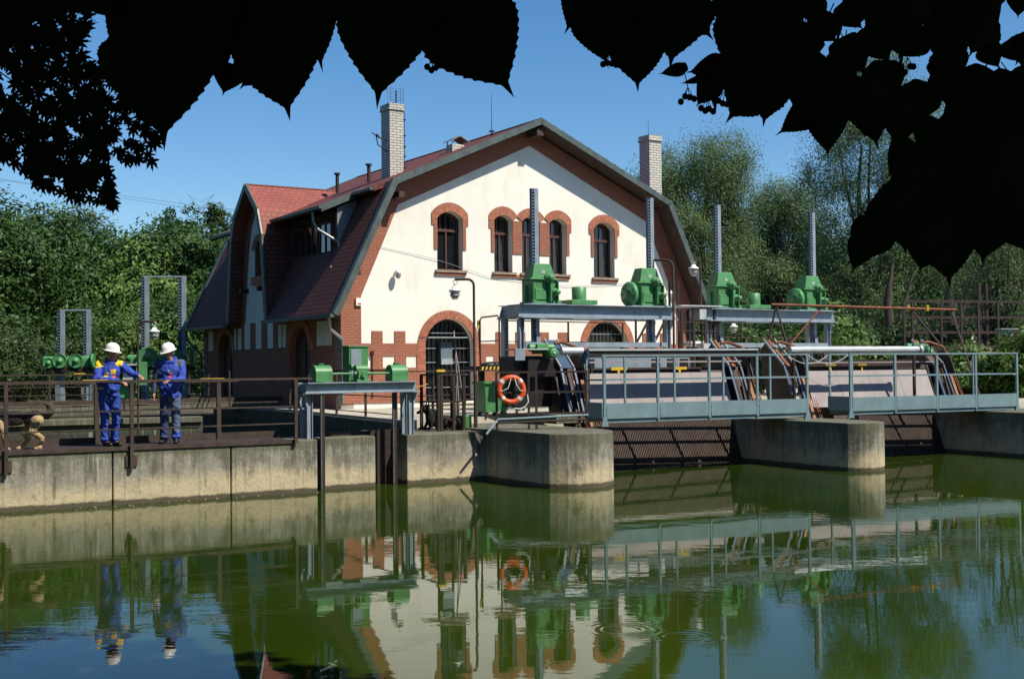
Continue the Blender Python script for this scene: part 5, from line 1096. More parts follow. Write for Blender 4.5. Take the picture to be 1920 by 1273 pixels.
# ---- right worker: looks down, one forearm on the rail
base2 = Vector((*DP(fu(316)+.15, .45), 1.012))
T2 = Thing('person', 'man in white hard hat and blue jacket with red badge and grey shoulder patch', 'person', tuple(base2), 0); T2.z0 = 0
rh2 = rel(309, -.10, 2.16, base2); lh2 = Vector((-.27, -.08, .84))
S1, S2 = Vector((-.20, -.02, 1.44)), Vector((.20, .04, 1.46)); N0 = Vector((-.0, 0, 1.52)); HC = Vector((-.01, -.05, 1.665))
hp, R2, f2 = head(HC, radians(-125), radians(16))
er = Vector((.25, -.08, 1.17)); el = Vector((-.28, .02, 1.14))
HP1, HP2 = Vector((-.09, -.0, .92)), Vector((.09, .03, .92)); K1_, K2_ = Vector((-.10, -.02, .50)), Vector((.10, .01, .50)); A1, A2 = Vector((-.11, .02, .09)), Vector((.10, .05, .09))
skel = [seg(N0, HC-Vector((0, 0, .06)), .056, .054), seg((0, 0, 1.34), (.0, .0, 1.0), .10, .11), seg(S2, er, .045, .04), seg(er, rh2+(er-rh2).normalized()*.09, .038, .028), seg(S1, el, .045, .04), seg(el, lh2+(el-lh2).normalized()*.09, .038, .028),
        seg(HP1, K1_, .075, .055), seg(K1_, A1, .05, .04), seg(HP2, K2_, .075, .055), seg(K2_, A2, .05, .04), seg(A1, A1+Vector((-.02, -.11, -.05)), .03, .022), seg(A2, A2+Vector((.03, -.11, -.05)), .03, .022)]
fuse('body', hp+skel+hand(rh2+(er-rh2).normalized()*.09, rh2, 1, curl=(-.1, -.2, -1))+hand(lh2+(el-lh2).normalized()*.09, lh2, -1, curl=(.4, -.2, -.6)), ['skin'], T2.r)
facebits(T2, HC, f2, R2); hardhat(T2, f2, R2)
b = MB(); b.ell(f2(-.035, 0, .0), (.088, .084, .09), 14, 10, R2.to_4x4()); T2.part('hair', b, 'hair')
def jk2(c, lab):
    lab = lab.copy(); x, y, z = c.T
    lab[(z > 1.42) & (x > .12) & (x < .26)] = 1; lab[(y < -.08) & (z > 1.285) & (z < 1.335) & (x > .0) & (x < .10)] = 1; lab[(y < -.06) & (z > 1.27) & (z < 1.33) & (x > -.19) & (x < -.12)] = 1
    lab[(y < -.08) & (z > 1.2) & (z < 1.28) & (x > .005) & (x < .065)] = 2
    lab[(x < -.16) & (y > -.2)] = 3*(lab[(x < -.16) & (y > -.2)] == 0)+lab[(x < -.16) & (y > -.2)]  # left side of the jacket darkened, shade painted into the cloth
    return lab
jk = [els((.0, .01, 1.33), (.22, .135, .19)), els((.0, -.01, 1.08), (.20, .15, .22)), seg(S1, S2, .08, .075), seg(S2, er, .08, .066), seg(er, rh2+(er-rh2).normalized()*.10, .062, .046), seg(S1, el, .078, .062), seg(el, lh2+(el-lh2).normalized()*.11, .058, .045),
      seg((-.06, -.06, 1.48), (.08, -.06, 1.49), .038), seg((-.07, .05, 1.54), (.08, .05, 1.55), .045), els((.0, -.02, 1.485), (.085, .075, .045)), els((0, .0, .90), (.19, .14, .12)), seg((-.02, -.14, 1.15), (.1, -.13, .85), .03), seg((.1, -.1, 1.2), (-.1, -.12, 1.02), .035)]
fuse('jacket', jk, ['cloth_blue', 'cloth_grey', 'red', 'cloth_shade'], T2.r, .010, 2, jk2, .014)
def tr2(c, lab):
    lab = lab.copy(); x, y, z = c.T; lab[(x < .0)] = 1; lab[(z > .2) & (z < .8) & (x > .0)] = 0; lab[(z < .2) & (x > 0)] = 2; return lab  # left half of the trousers takes the painted shade colour too
tr = [els((0, 0, .86), (.165, .13, .12)), seg(HP1-Vector((0, 0, .05)), K1_, .105, .085), seg(K1_, A1, .082, .078), seg(HP2-Vector((0, 0, .05)), K2_, .105, .085), seg(K2_, A2, .08, .076), els(A1+Vector((.0, -.02, .03)), (.09, .085, .04)), els(A2+Vector((.0, -.02, .03)), (.09, .085, .04))]
fuse('trousers', tr, ['cloth_grey', 'cloth_shade', 'cloth_blue'], T2.r, .011, 2, tr2, .012)
for A_, dx in ((A1, -.02), (A2, .03)): fuse('boot', [els(A_+Vector((0, 0, -.04)), (.05, .05, .05)), seg(A_+Vector((0, 0, -.05)), A_+Vector((dx, -.15, -.06)), .046, .042)], ['black'], T2.r, .01, 1)
b = MB(); b.ell((.02, -.16, 1.33), (.012, .006, .02), 8, 6); T2.part('pen', b, 'silver')
# ---- shepherd dog walking left on the walkway
M['fur_black'] = paint('black fur', (.012, .011, .010), .9, 0, .4, 40, None, 0, .5); M['fur_tan'] = paint('tan fur', (.40, .28, .15), .9, 0, .3, 30, None, 0, .5); M['fur_grey'] = paint('grey brown fur', (.07, .052, .038), .9, 0, .4, 30, None, 0, .5)
pb = D(fu(48)-.0, .42); T3 = Thing('dog', 'shepherd dog with tan legs and curled dark tail walking left behind the railing', 'dog', (pb.x, pb.y, 1.012), 31); T3.z0 = 0
dg_ = [els((-.32, 0, .50), (.16, .105, .15)), els((-.12, 0, .49), (.22, .095, .12)), els((.12, 0, .49), (.17, .09, .105)), els((.20, 0, .50), (.11, .09, .11)), seg((-.40, 0, .56), (-.58, -.02, .70), 0.098, 0.081), els((-.65, -.02, .75), (.09, .07, .075)), seg((-.70, -.02, .73), (-.83, -.02, .70), 0.070, 0.046),
       seg((-.62, .04, .80), (-.60, .055, .89), 0.039, 0.012), seg((-.62, -.07, .80), (-.60, -.085, .89), 0.039, 0.012),
       seg((.22, -.07, .45), (.14, -.085, .28), 0.098, 0.052, 1), seg((.14, -.085, .28), (.29, -.085, .17), 0.059, 0.037, 1), seg((.29, -.085, .17), (.25, -.085, .03), 0.036, 0.031, 1), seg((.25, -.085, .02), (.19, -.085, .015), 0.040, 0.031, 1),
       seg((.18, .07, .42), (.05, .08, .27), 0.092, 0.048, 1), seg((.05, .08, .27), (.12, .08, .15), 0.056, 0.037, 1), seg((.12, .08, .15), (.02, .08, .03), 0.036, 0.031, 1), seg((.02, .08, .02), (-.04, .08, .015), 0.040, 0.031, 1),
       seg((-.34, -.07, .42), (-.27, -.075, .27), 0.069, 0.040, 1), seg((-.27, -.075, .27), (-.24, -.075, .10), 0.046, 0.037, 1), seg((-.24, -.075, .10), (-.2, -.075, .03), 0.034, 0.034, 1), seg((-.2, -.075, .02), (-.26, -.075, .015), 0.037, 0.031, 1),
       seg((-.34, .07, .42), (-.42, .075, .25), 0.069, 0.040, 1), seg((-.42, .075, .25), (-.44, .075, .04), 0.046, 0.034, 1), seg((-.44, .075, .02), (-.5, .075, .015), 0.037, 0.031, 1),
       seg((.28, 0, .55), (.37, 0, .52), 0.059, 0.065, 2), seg((.37, 0, .52), (.44, 0, .60), 0.065, 0.065, 2), seg((.44, 0, .60), (.42, 0, .68), 0.065, 0.054, 2), seg((.42, 0, .68), (.35, 0, .70), 0.051, 0.023, 2)]
def dogp(c, lab):
    lab = lab.copy(); x, y, z = c.T; lab[(lab == 0) & (z < .44)] = 2; lab[(lab == 0) & (x > .22) & (z < .56)] = 1; lab[(lab == 1) & (x > .12) & (z > .33) & (z < .43) & (y < -.1) & (x < .24)] = 0; return lab
fuse('body', dg_, ['fur_black', 'fur_tan', 'fur_grey'], T3.r, .010, 3, dogp, .006)
T3.r.scale = (1.12, 1.15, 1.1)
# ---- black dog resting by the cage
p = at(800, 800, 26.9); T4 = Thing('dog', 'black dog with pointed ears resting beside the railed cage', 'dog', (p.x, p.y, 1.0), 31); T4.z0 = 0
dk = [els((.42, 0, .16), (.34, .15, .15)), els((.15, 0, .25), (.17, .13, .2)), seg((.08, 0, .33), (.0, 0, .44), .1, .085), els((-.03, 0, .45), (.1, .085, .085)), seg((-.08, 0, .43), (-.22, 0, .37), .05, .03), seg((.02, -.05, .50), (.035, -.06, .61), .035, .007), seg((.02, .05, .50), (.035, .06, .61), .035, .007),
      seg((.1, -.1, .2), (.02, -.1, .03), .05, .03), seg((.02, -.1, .03), (-.12, -.1, .025), .03, .025), seg((.1, .1, .2), (.0, .1, .03), .05, .03), seg((.0, .1, .03), (-.14, .1, .025), .03, .025), els((.6, -.1, .13), (.16, .08, .12)), seg((.6, -.13, .03), (.42, -.15, .025), .03, .025), seg((.74, 0, .1), (.95, .05, .03), .035, .02)]
fuse('body', dk, ['fur_black'], T4.r, .012, 3)
# ---------------------------------------------------------------- vegetation
def leafmesh(name, C, Nrm, size, asp, mat, parent, droop=0., z0=0, fold=False):
    """one small pointed leaf (rhombus) per centre"""
    n = len(C); a = RNG.normal(size=(n, 3)); a -= (a*Nrm).sum(1)[:, None]*Nrm; a[:, 2] -= droop; a /= np.linalg.norm(a, axis=1)[:, None]+1e-9
    b = np.cross(Nrm, a); b /= np.linalg.norm(b, axis=1)[:, None]+1e-9; s = (size*RNG.uniform(.6, 1.3, n))[:, None]
    V = np.stack([C-a*s, C+b*s*asp, C+a*s, C-b*s*asp], 1).reshape(-1, 3); V[:, 2] -= z0
    me = bpy.data.meshes.new(name); me.vertices.add(4*n); me.vertices.foreach_set('co', V.ravel()); me.loops.add(4*n); me.loops.foreach_set('vertex_index', np.arange(4*n, dtype=np.int32))
    me.polygons.add(n); me.polygons.foreach_set('loop_start', np.arange(0, 4*n, 4, dtype=np.int32)); me.polygons.foreach_set('loop_total', np.full(n, 4, np.int32)); me.update(calc_edges=True)
    me.materials.append(M[mat]); o = bpy.data.objects.new(name, me); COL.objects.link(o); o.parent = parent; return o
def tree(x, y, zb, h, r, label, mat='leaf_oak', nleaf=16000, lsize=.13, kind='round', name='broadleaf_tree', group=None, blobs=None, asp=.45, droop=0, trunk_r=None, seed=0, nclu=None):
    rg = np.random.default_rng(seed+int(x*7+y*13) % 9999+5); T = Thing(name, label, 'tree', (x, y, zb), 0, group); T.z0 = 0
    if blobs is None:
        blobs = []; k = 7
        for i in range(k):
            t_ = rg.uniform(0, 2*pi); zz = rg.uniform(.32, .86); rr = r*rg.uniform(.1, .62)*(1.15-zz*.6); s = r*rg.uniform(.40, .60)
            blobs.append((cos(t_)*rr, sin(t_)*rr, h*zz, s, s, s*rg.uniform(.75, 1.05)))
        blobs.append((0, 0, h-r*.42, r*.42, r*.42, r*.42)); blobs.append((0, 0, h*.5, r*.6, r*.6, h*.25))
    B = np.array(blobs); vol = (B[:, 3]*B[:, 4]*B[:, 5])**(.72); nclu = nclu or int(nleaf/70)
    idx = rg.choice(len(B), nclu, p=vol/vol.sum()); d = rg.normal(size=(nclu, 3)); d /= np.linalg.norm(d, axis=1)[:, None]; rad = rg.uniform(.35, 1.0, nclu)**.5
    cc = B[idx, :3]+d*rad[:, None]*B[idx, 3:6]; ok = cc[:, 2] > .4; cc = cc[ok]; d = d[ok]; nc = len(cc)
    cs = r*(.075 if kind == 'round' else .06)*rg.uniform(.6, 1.9, nc)
    ci = rg.integers(0, nc, nleaf); off = np.clip(rg.normal(size=(nleaf, 3)), -1.9, 1.9)*cs[ci][:, None]*np.array([1, 1, .75 if not droop else 1.3]); C = cc[ci]+off
    nr = d[ci]*1.0+rg.normal(size=(nleaf, 3))*.5+np.array([.1, -.1, .45]); nr /= np.linalg.norm(nr, axis=1)[:, None]
    C = C[:]; leafmesh('crown', C, nr, lsize, asp, mat, T.r, droop)
    b = MB(); tr = trunk_r or r*.075; ph = rg.uniform(0, 6)
    top = Vector((0, 0, h*.72)); P = [Vector((sin(ph+i*.9)*tr*.8*(i > 0), cos(ph+i*1.3)*tr*.8*(i > 0), h*.72*i/6)) for i in range(7)]
    b.tube(P, [tr*(1.25 if i == 0 else 1)*(1-i/7.5) for i in range(7)], 8)
    for k in range(int(14 if nleaf > 6000 else 5)):
        i = int(rg.integers(0, nc)); e = Vector(cc[i]); s = P[2+int(rg.integers(0, 3))] if kind == 'round' else P[1+int(rg.integers(0, 2))]
        m_ = s.lerp(e, .5)+Vector((rg.uniform(-.3, .3), rg.uniform(-.3, .3), rg.uniform(-.1, .5)*r*.3)); b.tube([s, m_, e], [tr*.42, tr*.25, tr*.06], 5)
    T.part('trunk', b, 'bark', fixn=False)
    return T
def tx(px, Y): return at(px, 690, Y).x
# left bank wood: individual trees, nearest first
LT = [(-30, 58, 12.6, 5.0, 'leaf_oak', 'tall broadleaf tree at the left edge of the far bank'), (95, 62, 12.2, 4.8, 'leaf_oak', 'broad round tree above the most distant gate hoist'), (190, 66, 11.5, 4.4, 'leaf_oak', 'bright green tree right of the broad round tree on the left bank'),
      (255, 63, 10.6, 4.2, 'leaf_light', 'light green tree above the worker with yellow shoulders'), (330, 66, 11.2, 4.2, 'leaf_oak', 'tree behind the tall toothed stems left of the powerhouse'), (405, 74, 11.8, 4.6, 'leaf_oak', 'tree touching the left eaves of the powerhouse'),
      (20, 74, 14.0, 5.2, 'leaf_oak', 'taller tree behind the left edge trees'), (150, 80, 14.8, 5.4, 'leaf_dark', 'dark tree standing behind the round trees of the left bank'), (300, 84, 13.8, 5.0, 'leaf_dark', 'dark tree with a notched top below the pylon wires')]
for i, (px, Y, h, r, m_, lab) in enumerate(LT): tree(tx(px, Y), Y, 1.0, h*.8, r*.92, lab, m_, 30000, .135, group='broadleaf trees on the left bank', seed=i*31)
UB = [(10, 50, 4.2, 3.2, 'leaf_dark', 'dark low shrub below the leftmost trees'), (75, 54, 4.0, 3.0, 'leaf_dark', 'dark shrub left of the most distant gate hoist'), (140, 75, 5.6, 3.4, 'leaf_light', 'light green bush behind the most distant gate hoist'), (205, 56, 4.6, 2.6, 'leaf_oak', 'green bush above the white hat of the left worker'), (262, 52, 4.2, 2.2, 'leaf_light', 'yellowish bush around the lamp post between the workers'), (320, 54, 5.2, 2.6, 'leaf_oak', 'green bush behind the white hat of the right worker'), (385, 56, 5.4, 2.6, 'leaf_light', 'light green bush beside the left downpipe of the powerhouse'), (440, 60, 5.0, 3, 'leaf_dark', 'dark bush hidden at the rear corner of the powerhouse'), (180, 60, 3.6, 2.6, 'leaf_dark', 'low dark bush below the distant green wheels')]
for i, (px, Y, h, r, m_, lab) in enumerate(UB):
    bl = [(RNG.uniform(-.5, .5)*r, RNG.uniform(-.4, .4)*r, h*RNG.uniform(.15, .75), r*.5, r*.5, h*.28) for _ in range(6)]
    tree(tx(px, Y), Y, 1.0, h, r, lab, m_, 10000, .085, name='shrub', group='shrubs under the left bank trees', blobs=bl, seed=i*17+3, trunk_r=.06)
tree(tx(408, 150), 150, 8, 14.8, 3.4, 'small dark round tree on the far hill right of the pylon', 'leaf_dark', 9000, .25, seed=4)
tree(tx(345, 130), 130, 6, 14.2, 4.6, 'rounded tree on the far hill under the pylon', 'leaf_oak', 11000, .25, seed=41)
tree(tx(460, 140), 140, 6, 13.0, 5, 'low tree on the far hill, just left of the cross gable', 'leaf_oak', 9000, .25, seed=42)
tree(tx(805, 62), 62, 4, 8.6, 1.3, 'small bright tree top peeping over the left roof slope', 'leaf_light', 2500, .16, seed=6)
# willows on the right
def willow(px, Y, lab, tops, h, mat='leaf_willow', n=110000, ls=.066, seed=0, tr=.28, asp=.26, dr=.6):
    x = tx(px, Y); bl = []
    for (qx, qy, rp, rv) in tops:
        p = at(qx, qy, Y); s = Y/2300; bl.append((p.x-x, RNG.uniform(-1.2, 1.2)*Y/58, p.z-1.0, rp*s*1.12, rp*s*.8, rv*s*1.1))
    return tree(x, Y, 1.0, h*Y/58, max(b[3] for b in bl)*2.0, lab, mat, n, ls*Y/58, 'low', 'willow_tree', 'willow trees behind the gates on the right', bl, asp, dr, tr*Y/58, seed, int(n/110))
willow(1325, 110, 'tall grey green willow right of the right chimney', [(1340, 315, 55, 50), (1375, 300, 45, 45), (1275, 320, 45, 45), (1310, 370, 75, 55), (1385, 380, 45, 60), (1230, 350, 40, 45), (1270, 430, 60, 50), (1360, 450, 60, 60), (1200, 390, 35, 55), (1290, 500, 50, 40), (1350, 530, 50, 40)], 13.6, seed=11)
willow(1462, 135, 'rounder willow in the middle with visible dark forked limbs', [(1455, 385, 45, 35), (1500, 400, 40, 40), (1430, 430, 50, 45), (1490, 450, 55, 45), (1400, 480, 40, 40), (1530, 480, 35, 45), (1450, 510, 55, 35)], 11.0, seed=12, n=70000, tr=.24)
willow(1625, 95, 'very tall willow at right reaching up behind the overhanging leaves', [(1560, 250, 50, 60), (1600, 200, 60, 70), (1660, 260, 60, 70), (1560, 330, 55, 45), (1640, 360, 70, 50), (1710, 300, 60, 70), (1590, 420, 55, 50), (1680, 450, 60, 50), (1740, 400, 55, 60), (1760, 220, 60, 80), (1555, 480, 35, 40), (1640, 140, 60, 60), (1600, 500, 50, 45), (1700, 520, 55, 45), (1650, 565, 50, 40), (1560, 540, 45, 45), (1760, 480, 55, 55)], 15.5, seed=13, n=150000, tr=.26)
willow(1880, 46, 'willow at the far right edge of the photo', [(1860, 560, 60, 60), (1900, 480, 60, 60), (1820, 520, 50, 45), (1920, 620, 60, 60), (1870, 420, 60, 50)], 9.5, seed=14, n=22000)
DT = [(1240, 70, 9.5, 3.8, 'leaf_dark', 'dark tree behind the right eaves of the powerhouse'), (1400, 72, 8.5, 4.6, 'leaf_dark', 'dark tree low behind the willows, between the toothed stems'), (1560, 66, 9.0, 4.4, 'leaf_oak', 'dark green tree behind the rightmost toothed stem'), (1690, 62, 9.5, 4.4, 'leaf_dark', 'dark tree behind the rusty trestle'), (1800, 58, 10.5, 4.4, 'leaf_oak', 'dark tree behind the steel gangway'), (1920, 60, 11, 4.6, 'leaf_dark', 'dark tree behind the control box at right')]
for i, (px, Y, h, r, m_, lab) in enumerate(DT): Y += 95; tree(tx(px, Y), Y, 1.5, h*1.75, r*2.3, lab, m_, 16000, .32, name='broadleaf_tree', group='dark trees behind the gates on the right', seed=i*13+71)
SB = [(1585, 44, 3.9, 1.7, 'leaf_light', 'bright green bush right of the farther gantry'), (1520, 47, 3.0, 1.8, 'leaf_oak', 'green bush under the farther gantry beam'), (1420, 50, 3.0, 2.2, 'leaf_oak', 'green bush between the legs of the farther gantry'), (1650, 46, 3.0, 2.0, 'leaf_oak', 'dark green bush under the rusty trestle'), (1860, 41, 2.4, 1.9, 'leaf_light', 'light green bush beneath the gangway at right'), (1930, 40, 2.6, 1.6, 'leaf_light', 'light green bush at the right edge below the gangway'), (1760, 47, 3.2, 2.0, 'leaf_oak', 'green bush behind the gangway, left of its tall posts'), (1310, 52, 3.4, 2.2, 'leaf_oak', 'green bush seen through the ladder tower')]
SB += [(1500, 78, 5.6, 4.0, 'leaf_oak', 'broad dark bush far behind the farther gantry'), (1620, 76, 5.8, 4.0, 'leaf_dark', 'broad dark bush behind the rusty trestle'), (1740, 74, 6.0, 4.0, 'leaf_oak', 'broad bush behind the left half of the gangway'), (1850, 70, 6.0, 4.0, 'leaf_dark', 'broad dark bush behind the two tall gangway posts'), (1950, 66, 6.0, 4.0, 'leaf_oak', 'broad bush behind the control box at right'), (1390, 80, 5.6, 4.0, 'leaf_dark', 'broad dark bush behind the left leg of the farther gantry')]
for i, (px, Y, h, r, m_, lab) in enumerate(SB):
    bl = [(RNG.uniform(-.5, .5)*r, RNG.uniform(-.4, .4)*r, h*RNG.uniform(.15, .75), r*.5, r*.5, h*.28) for _ in range(6)]
    tree(tx(px, Y), Y, .9, h, r, lab, m_, 7000, .10, name='shrub', group='shrubs behind the gates on the right', blobs=bl, seed=i*19+7, trunk_r=.05)
# bare dark stems in the right background
for px, Y, lab in ((1783, 49, 'thick dark trunk behind the steel gangway'), (1668, 52, 'leaning dark trunk left of the steel gangway')):
    x = tx(px, Y); T = Thing('tree_trunk', lab, 'tree trunk', (x, Y, .8), 0); T.z0 = 0; b = MB(); b.tube([(0, 0, 0), (.1, 0, 2.2), (-.05, 0, 4.2), (.2, 0, 5.8)], [.34, .26, .18, .05], 8); T.part('stem', b, 'bark')
    b = MB(); b.tube([(.1, 0, 2.4), (.7, .2, 4.0), (1.1, .1, 5.4)], [.12, .08, .04], 6); T.part('limb', b, 'bark')
# bare bush behind the roof
T = Thing('bare_shrub', 'leafless twiggy tree top behind the left roof slope beside the big chimney', 'tree', (tx(690, 60), 60, 4), 0); T.z0 = 0; b = MB()
for k in range(26): a = RNG.uniform(-1.2, 1.2); h = RNG.uniform(6.3, 8.4)-abs(a)*.8; b.tube([(a*.3, 0, 3), (a*.8, RNG.uniform(-.3, .3), 5.5), (a, RNG.uniform(-.3, .3), h)], [.04, .02, .006], 4)
b.tube([(0, 0, -3), (0, 0, 3.2)], .12, 6); T.part('twigs', b, 'bark', fixn=False)
# far pylon and its wires
p = at(377, 365, 260); T = Thing('power_pylon', 'small lattice power pylon on the far hill', 'pylon', (p.x, 260, 20), 0); zt = p.z-20; T.z0 = 0; b = MB()
for s in (-1, 1): b.bar((s*2.2, 0, 0), (s*.5, 0, zt-2.5), .12, .12); b.bar((s*.5, 0, zt-2.5), (s*2.8, 0, zt), .1, .1); b.bar((s*2.8, 0, zt), (0, 0, zt-1.6), .08, .08)
for k in range(7):
    z = k*(zt-3)/7; w0 = 2.2-1.7*z/zt; z1 = (k+1)*(zt-3)/7; w1 = 2.2-1.7*z1/zt; b.bar((-w0, 0, z), (w1, 0, z1), .08, .08); b.bar((w0, 0, z), (-w1, 0, z1), .08, .08)
b.bar((-2.8, 0, zt-2.8), (2.8, 0, zt-2.8), .1, .1); T.part('lattice', b, 'steelgrey', fixn=False)
b = MB()
for s, dz in ((-2.6, -2.9), (2.6, -2.9)): b.bar((-45, -20, zt+5+dz), (s, 0, zt+dz), .05, .05); b.bar((s, 0, zt+dz), (40, -20, zt-5+dz), .05, .05)
T.part('wires', b, 'darksteel', fixn=False)
# ---------------------------------------------------------------- the linden and maple the photographer stands under
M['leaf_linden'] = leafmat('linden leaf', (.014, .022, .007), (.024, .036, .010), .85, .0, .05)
def linden_outline(n=44):
    L = []
    for i in range(n+1):
        s = i/n; q = min(1, s/.88); w_ = max(.47*max(0, sin(pi*q**.56))**.92, .05*(1-s)/.22 if s > .7 else 0)
        if .06 < s < .86: w_ += (.013, -.004, -.010)[i % 3]*(.8+.4*sin(i*1.7))
        L.append((max(w_, .002), s))
    L[0] = (.02, .05); L[1] = (.12, -.02); L[2] = (.22, -.035); L[3] = (.29, -.01); return L
LO = linden_outline()
def maple_outline():
    pts = []
    for a, r in ((-170, .32), (-150, .42), (-128, .30), (-105, .62), (-95, .78), (-84, .60), (-70, .36), (-55, .62), (-42, .72), (-36, 1.0), (-28, .72), (-18, .40), (-10, .74), (-5, .80), (0, 1.15)): pts.append((a, r))
    return pts
MO = maple_outline()
def leaf(mb, c, L, ang, tilt=(0, 0), kind='l', wide=1.0):
    """c: world centre; ang: tip direction, degrees clockwise from straight down as seen; tilt: lean of the blade"""
    a = radians(-ang); down = Vector((sin(-a)*-1, 0, -cos(a))); nrm = Vector((0, -1, 0)); R = Matrix.Rotation(tilt[0], 3, 'X') @ Matrix.Rotation(tilt[1], 3, 'Z')
    y = R @ down; n_ = R @ nrm; x = y.cross(n_).normalized(); vs = []; c = Vector(c)
    if kind == 'l':
        curl = .16
        def P(u, v): return c+x*(u*L*wide)+y*((v-.45)*L)+n_*((-abs(u)*.22+curl*(v-.4)**2)*L)
        m = len(LO); vs = [P(0, v) for _, v in LO]+[P(w_, v) for w_, v in LO]+[P(-w_, v) for w_, v in LO]; fs = []
        for i in range(m-1): fs += [(i, i+1, m+i+1, m+i), (i+1, i, 2*m+i, 2*m+i+1)]
        mb.add(vs, fs); b0 = P(0, .04); return b0, b0-y*L*.3+n_*L*.05
    vs = [c]+[c+(x*sin(radians(q))*r*.55+y*cos(radians(q))*r*.55-n_*(r*r*.08))*L for q, r in MO]+[c+(x*-sin(radians(q))*r*.55+y*cos(radians(q))*r*.55-n_*(r*r*.08))*L for q, r in MO[-2::-1]]
    k = len(vs); mb.add(vs, [(0, i, i+1) for i in range(1, k-1)]+[(0, k-1, 1)]); return c, c-y*L*.5
rl = random.Random(5)
def branch(label, leaves, fruit=(), twig=None, kind='l', name='linden_branch', cat='branch', group='linden branches hanging into the top of the view', mat='leaf_linden'):
    px, py, L, ang, Y = leaves[0][:5]; o = at(px, py, Y); T = Thing(name, label, cat, tuple(o), 0, group); T.z0 = 0; mb = MB(); st = MB()
    for q in leaves:
        px, py, L, ang, Y = q[:5]; w_ = q[5] if len(q) > 5 else 1.0; s = Y/2300
        b0, b1 = leaf(mb, at(px, py, Y)-o, L*s, ang, (rl.uniform(-.25, .25), rl.uniform(-.25, .25)), kind, w_)
        if L > 70 or rl.random() < .15: st.tube([b0, b1], .0012 if Y < 3 else .002, 4)
    T.part('foliage', mb, mat, fixn=False)
    tw = twig or [(leaves[0][0], leaves[0][1]-leaves[0][2]*.6), (leaves[0][0]+40, -60), (leaves[0][0]+90, -160)]
    P = [at(a, b, leaves[0][4])-o for a, b in tw]; st.tube(P, [.002]+[.0035]*(len(P)-1), 5); T.part('twig', st, mat, fixn=False)
    for (fx_, fy_, Y) in fruit:
        s = Y/2300; b = MB(); c = at(fx_, fy_, Y)-o; top = c+Vector((-6*s, 0, 60*s)); mid = c+Vector((2*s, 0, 22*s)); b.tube([top, mid], .0009, 4)
        for k in range(4): e = c+Vector(((-11+8*k)*s, rl.uniform(-5, 5)*s, rl.uniform(-6, 6)*s)); b.tube([mid, e], .0007, 4); b.ell(e, (6*s, 6*s, 6.5*s), 8, 6)
        T.part('fruit_cluster', b, mat, fixn=False)
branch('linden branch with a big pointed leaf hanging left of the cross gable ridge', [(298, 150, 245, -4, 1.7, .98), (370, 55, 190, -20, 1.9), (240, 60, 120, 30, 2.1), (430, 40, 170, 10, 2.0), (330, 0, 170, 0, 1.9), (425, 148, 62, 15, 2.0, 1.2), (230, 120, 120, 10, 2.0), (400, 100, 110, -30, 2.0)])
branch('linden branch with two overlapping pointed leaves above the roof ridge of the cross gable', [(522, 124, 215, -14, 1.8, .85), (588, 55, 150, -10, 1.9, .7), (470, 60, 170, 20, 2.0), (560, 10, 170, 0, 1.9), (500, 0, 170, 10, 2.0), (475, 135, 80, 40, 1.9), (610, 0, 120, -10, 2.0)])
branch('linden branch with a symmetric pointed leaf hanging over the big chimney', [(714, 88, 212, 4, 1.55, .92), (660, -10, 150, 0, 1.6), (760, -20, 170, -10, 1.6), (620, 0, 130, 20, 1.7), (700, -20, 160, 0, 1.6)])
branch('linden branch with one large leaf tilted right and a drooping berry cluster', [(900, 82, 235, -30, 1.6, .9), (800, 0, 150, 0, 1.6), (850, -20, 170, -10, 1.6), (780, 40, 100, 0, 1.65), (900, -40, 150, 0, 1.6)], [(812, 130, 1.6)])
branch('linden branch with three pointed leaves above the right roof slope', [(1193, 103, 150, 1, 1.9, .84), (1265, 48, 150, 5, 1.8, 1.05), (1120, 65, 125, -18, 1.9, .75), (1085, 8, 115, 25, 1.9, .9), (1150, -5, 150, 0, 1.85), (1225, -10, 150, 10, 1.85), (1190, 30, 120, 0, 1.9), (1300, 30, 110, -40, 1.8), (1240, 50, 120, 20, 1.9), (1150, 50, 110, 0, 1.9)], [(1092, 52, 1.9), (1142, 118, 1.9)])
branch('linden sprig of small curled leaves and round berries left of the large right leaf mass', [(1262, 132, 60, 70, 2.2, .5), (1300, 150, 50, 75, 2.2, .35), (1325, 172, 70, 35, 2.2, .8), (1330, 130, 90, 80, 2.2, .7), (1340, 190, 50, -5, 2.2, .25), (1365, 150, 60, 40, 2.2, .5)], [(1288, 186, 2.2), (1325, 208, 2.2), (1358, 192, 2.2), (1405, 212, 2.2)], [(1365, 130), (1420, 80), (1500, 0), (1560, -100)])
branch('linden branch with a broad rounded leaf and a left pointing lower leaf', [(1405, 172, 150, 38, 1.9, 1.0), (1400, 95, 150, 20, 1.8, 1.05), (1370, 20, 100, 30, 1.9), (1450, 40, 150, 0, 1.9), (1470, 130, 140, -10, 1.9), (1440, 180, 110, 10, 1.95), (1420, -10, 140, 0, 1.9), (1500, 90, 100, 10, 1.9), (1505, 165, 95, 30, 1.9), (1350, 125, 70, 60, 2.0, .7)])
branch('linden branch with small pointed leaves hanging before the tall willow', [(1552, 245, 95, 0, 2.3, .9), (1500, 222, 105, 55, 2.3, .65), (1635, 215, 125, -8, 2.3, .9), (1590, 190, 100, 10, 2.4), (1690, 235, 90, 10, 2.3), (1745, 265, 90, 25, 2.3), (1540, 180, 110, 20, 2.4), (1800, 270, 120, 10, 2.3), (1660, 160, 95, 0, 2.4), (1725, 195, 90, 20, 2.4)], [(1635, 252, 2.3), (1520, 230, 2.3)])
